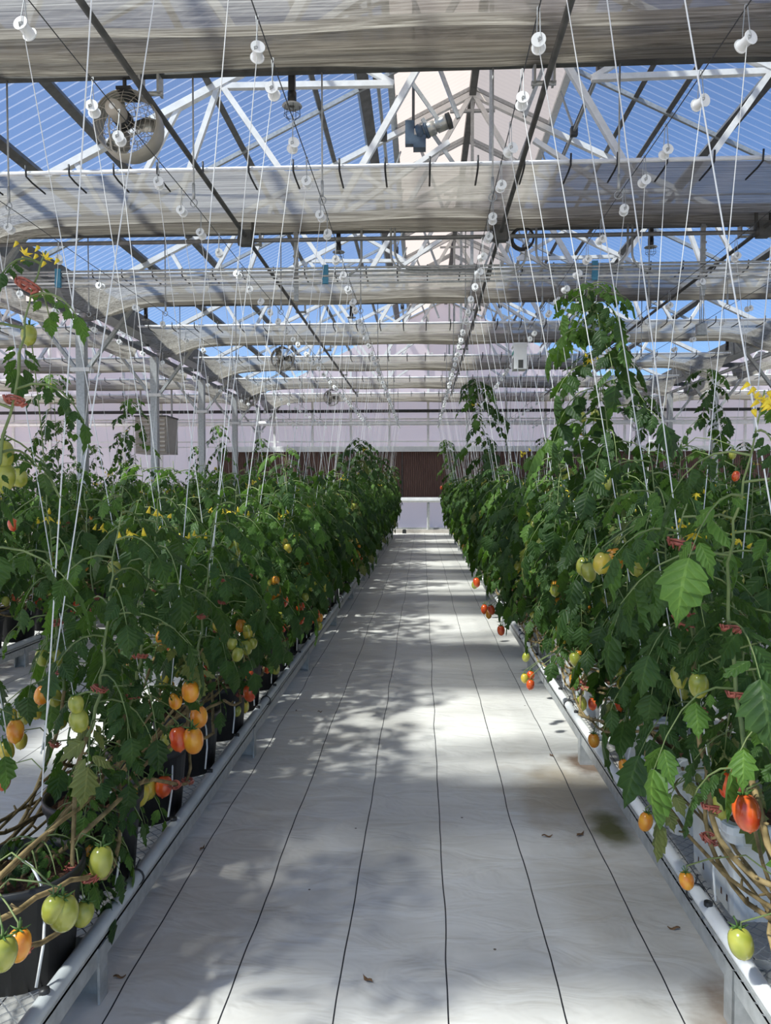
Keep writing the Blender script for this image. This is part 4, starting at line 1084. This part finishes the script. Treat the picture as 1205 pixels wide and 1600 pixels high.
r, P = extra_stem('L', 1.82, [(105, 1360, 2.02), (130, 1290, 2.05), (150, 1210, 2.1), (168, 1120, 2.15)], 46, .17, 14, .12, .005, 1.0)
r, P = extra_stem('L', 2.27, [(200, 1230, 2.55), (190, 1120, 2.6), (175, 1060, 2.6), (205, 985, 2.6)], 22, .20, 15, .35, .006)

HERO = [(99,1427,46,'green'),(130,1428,32,'green'),(84,1420,36,'green'),(147,1337,30,'orange'),(158,1347,36,'green'),(232,1233,26,'yellow'),(256,1229,26,'red'),(219,1242,28,'yellow'),
(279,1155,28,'red'),(302,1157,32,'orange'),(311,1120,27,'orange'),(262,1160,26,'green'),(29,1477,38,'orange'),(4,1490,44,'green'),(66,1086,24,'orange'),(86,1091,21,'green'),(18,1121,21,'yellow'),
(39,1116,22,'green'),(58,1112,20,'yellow'),(24,1143,26,'orange'),(10,1173,24,'yellow'),(33,1158,19,'yellow'),(6,1222,20,'red'),(66,1028,20,'green'),(86,1028,22,'green'),(181,1021,14,'red'),
(156,1036,12,'orange'),(203,1032,13,'orange'),(190,1040,13,'green'),(215,1022,13,'yellow'),(309,916,15,'green'),(291,1043,18,'green'),(311,1025,15,'green'),(319,1050,16,'green'),(331,1057,12,'green'),(323,978,16,'yellow'),
(342,983,18,'green'),(403,1009,18,'green'),(417,1007,13,'green'),(417,1041,16,'red'),(404,1043,15,'green'),(430,1044,15,'green'),(390,1083,20,'red'),(380,1102,18,'yellow'),(370,1111,14,'green'),
(435,964,13,'green'),(426,966,12,'green'),(472,967,13,'red'),(484,968,12,'green'),(490,964,11,'red'),(499,966,12,'orange'),(477,895,13,'green'),(487,905,12,'green'),(231,953,16,'green'),(244,961,16,'green'),
(45,524,24,'green'),(4,711,34,'green'),(6,746,34,'green'),(30,746,25,'green'),(485,818,11,'green'),(478,820,10,'green'),(477,946,9,'orange'),(490,910,10,'yellow'),(508,905,9,'orange'),
(941,880,28,'yellow'),(961,874,27,'orange'),(920,894,23,'green'),(911,885,21,'green'),(979,966,23,'orange'),(895,1000,14,'green'),(899,1030,18,'green'),(916,1029,15,'green'),(932,1040,14,'green'),
(898,1063,17,'orange'),(913,1058,16,'orange'),(914,1076,16,'green'),(909,1099,16,'green'),(926,1100,14,'red'),(928,1157,18,'orange'),(949,1141,14,'green'),(959,1144,12,'green'),(971,1138,16,'green'),
(980,1129,19,'green'),(829,1057,13,'red'),(829,1070,13,'red'),(820,1060,12,'yellow'),(822,1027,12,'green'),(875,952,11,'green'),(868,928,12,'green'),(945,756,21,'green'),(963,766,17,'green'),
(1009,1284,22,'orange'),(1073,1376,23,'orange'),(1158,1474,38,'green'),(1128,1257,32,'green'),(1167,1270,42,'red'),(1022,1236,18,'green'),(1138,1287,26,'green'),(1190,1285,26,'green'),
(1092,1071,30,'green'),(1062,1058,27,'green'),(1068,1079,20,'green'),(1124,1000,20,'green'),(1144,1003,17,'green'),(1082,924,21,'green'),(1096,929,13,'green'),(1046,959,12,'green'),
(1030,1013,11,'red'),(988,1083,18,'green'),(745,910,11,'red'),(742,914,10,'green'),(757,952,11,'red'),(768,953,11,'red'),(764,960,10,'orange'),(783,985,12,'red'),(975,1197,16,'orange'),
(910,652,13,'green'),(930,649,14,'green'),(690,762,8,'red'),(20,820,15,'red'),(1150,744,12,'red'),(1145,710,9,'green')]
rng = random.Random(5)
for px, py, wpx, cl_ in HERO:
    side = 'L' if px < 650 else 'R'
    D = FPX * .058 / wpx
    if px < 110 or (px > 1000 and 900 < py < 1120): D *= .80
    p = atY(px, py, D)
    lo, hi = (-1.45, -.76) if side == 'L' else (.56, 1.30)
    if p.x < lo: p = atX(px, py, lo)
    elif p.x > hi: p = atX(px, py, hi)
    if p.z < .30: p = atZ(px, py, .30)
    wd = min(.085, max(.03, wpx * (p - CAM).dot(CM @ Vector((0, 0, -1))) / FPX))
    _, y, r, tm = root_of(side, max(.5, p.y - 1.0)); L_ = p - r.location
    o = add_tomato(r, L_, wd, cl_, rng, True, 1.1 if rng.random() < .6 else 1.0)
    best = None
    for sd in tm:
        for q in range(14, 36):
            b = lerp_path(sd[3], q / 36); dd = (b - (L_ + Vector((0, 0, .10)))).length
            if best is None or dd < best[0]: best = (dd, b)
    b = best[1]; t_ = L_ + Vector((0, 0, wd * .55)); m = MB()
    mid = (b + t_) / 2 + Vector((0, 0, .04 + .1 * best[0])); m.tube([b, b.lerp(mid, .6) + Vector((0, 0, .01)), mid.lerp(t_, .4), t_ + Vector((0, 0, .02)), t_], .0020, 5, False)
    m.build('fruit_stalk', M['green_stem'], r)
# litter on the aisle fabric
rng = random.Random(9)
for k, (px, py, sz, txt) in enumerate(((316, 1325, .02, 'near the left bench rail'), (187, 1526, .018, 'at the bottom left of the aisle'), (862, 1180, .02, 'beside the right bench foot'), (907, 1303, .028, 'below the green stain on the right'),
      (855, 1306, .022, 'long sliver, right of centre'), (500, 1112, .014, 'in the middle of the aisle'), (463, 1110, .013, 'near the left threads'), (1053, 1450, .02, 'near the bottom right rail'), (575, 1530, .02, 'thin straw at the bottom centre'))):
    c = atZ(px, py, .004); m = MB(c); a = rng.uniform(0, 3.1); pts = []
    for q in range(9):
        t = q / 8; w_ = sz * .45 * math.sin(math.pi * t) * rng.uniform(.5, 1)
        u = Vector((math.cos(a), math.sin(a), 0)); v = Vector((-u.y, u.x, 0)); b = c + u * sz * (t * 2 - 1) + Vector((0, 0, .004 * math.sin(t * 7)))
        pts += [b - v * w_, b + Vector((0, 0, .004)), b + v * w_]
    m.add(pts, [(i, i + 3, i + 4, i + 1) for i in range(0, 24, 3)] + [(i + 1, i + 4, i + 5, i + 2) for i in range(0, 24, 3)], True)
    tag(m.build('dry_leaf_scrap', M['debris']), 'tiny brown dry scrap on the white floor ' + txt, 'debris')
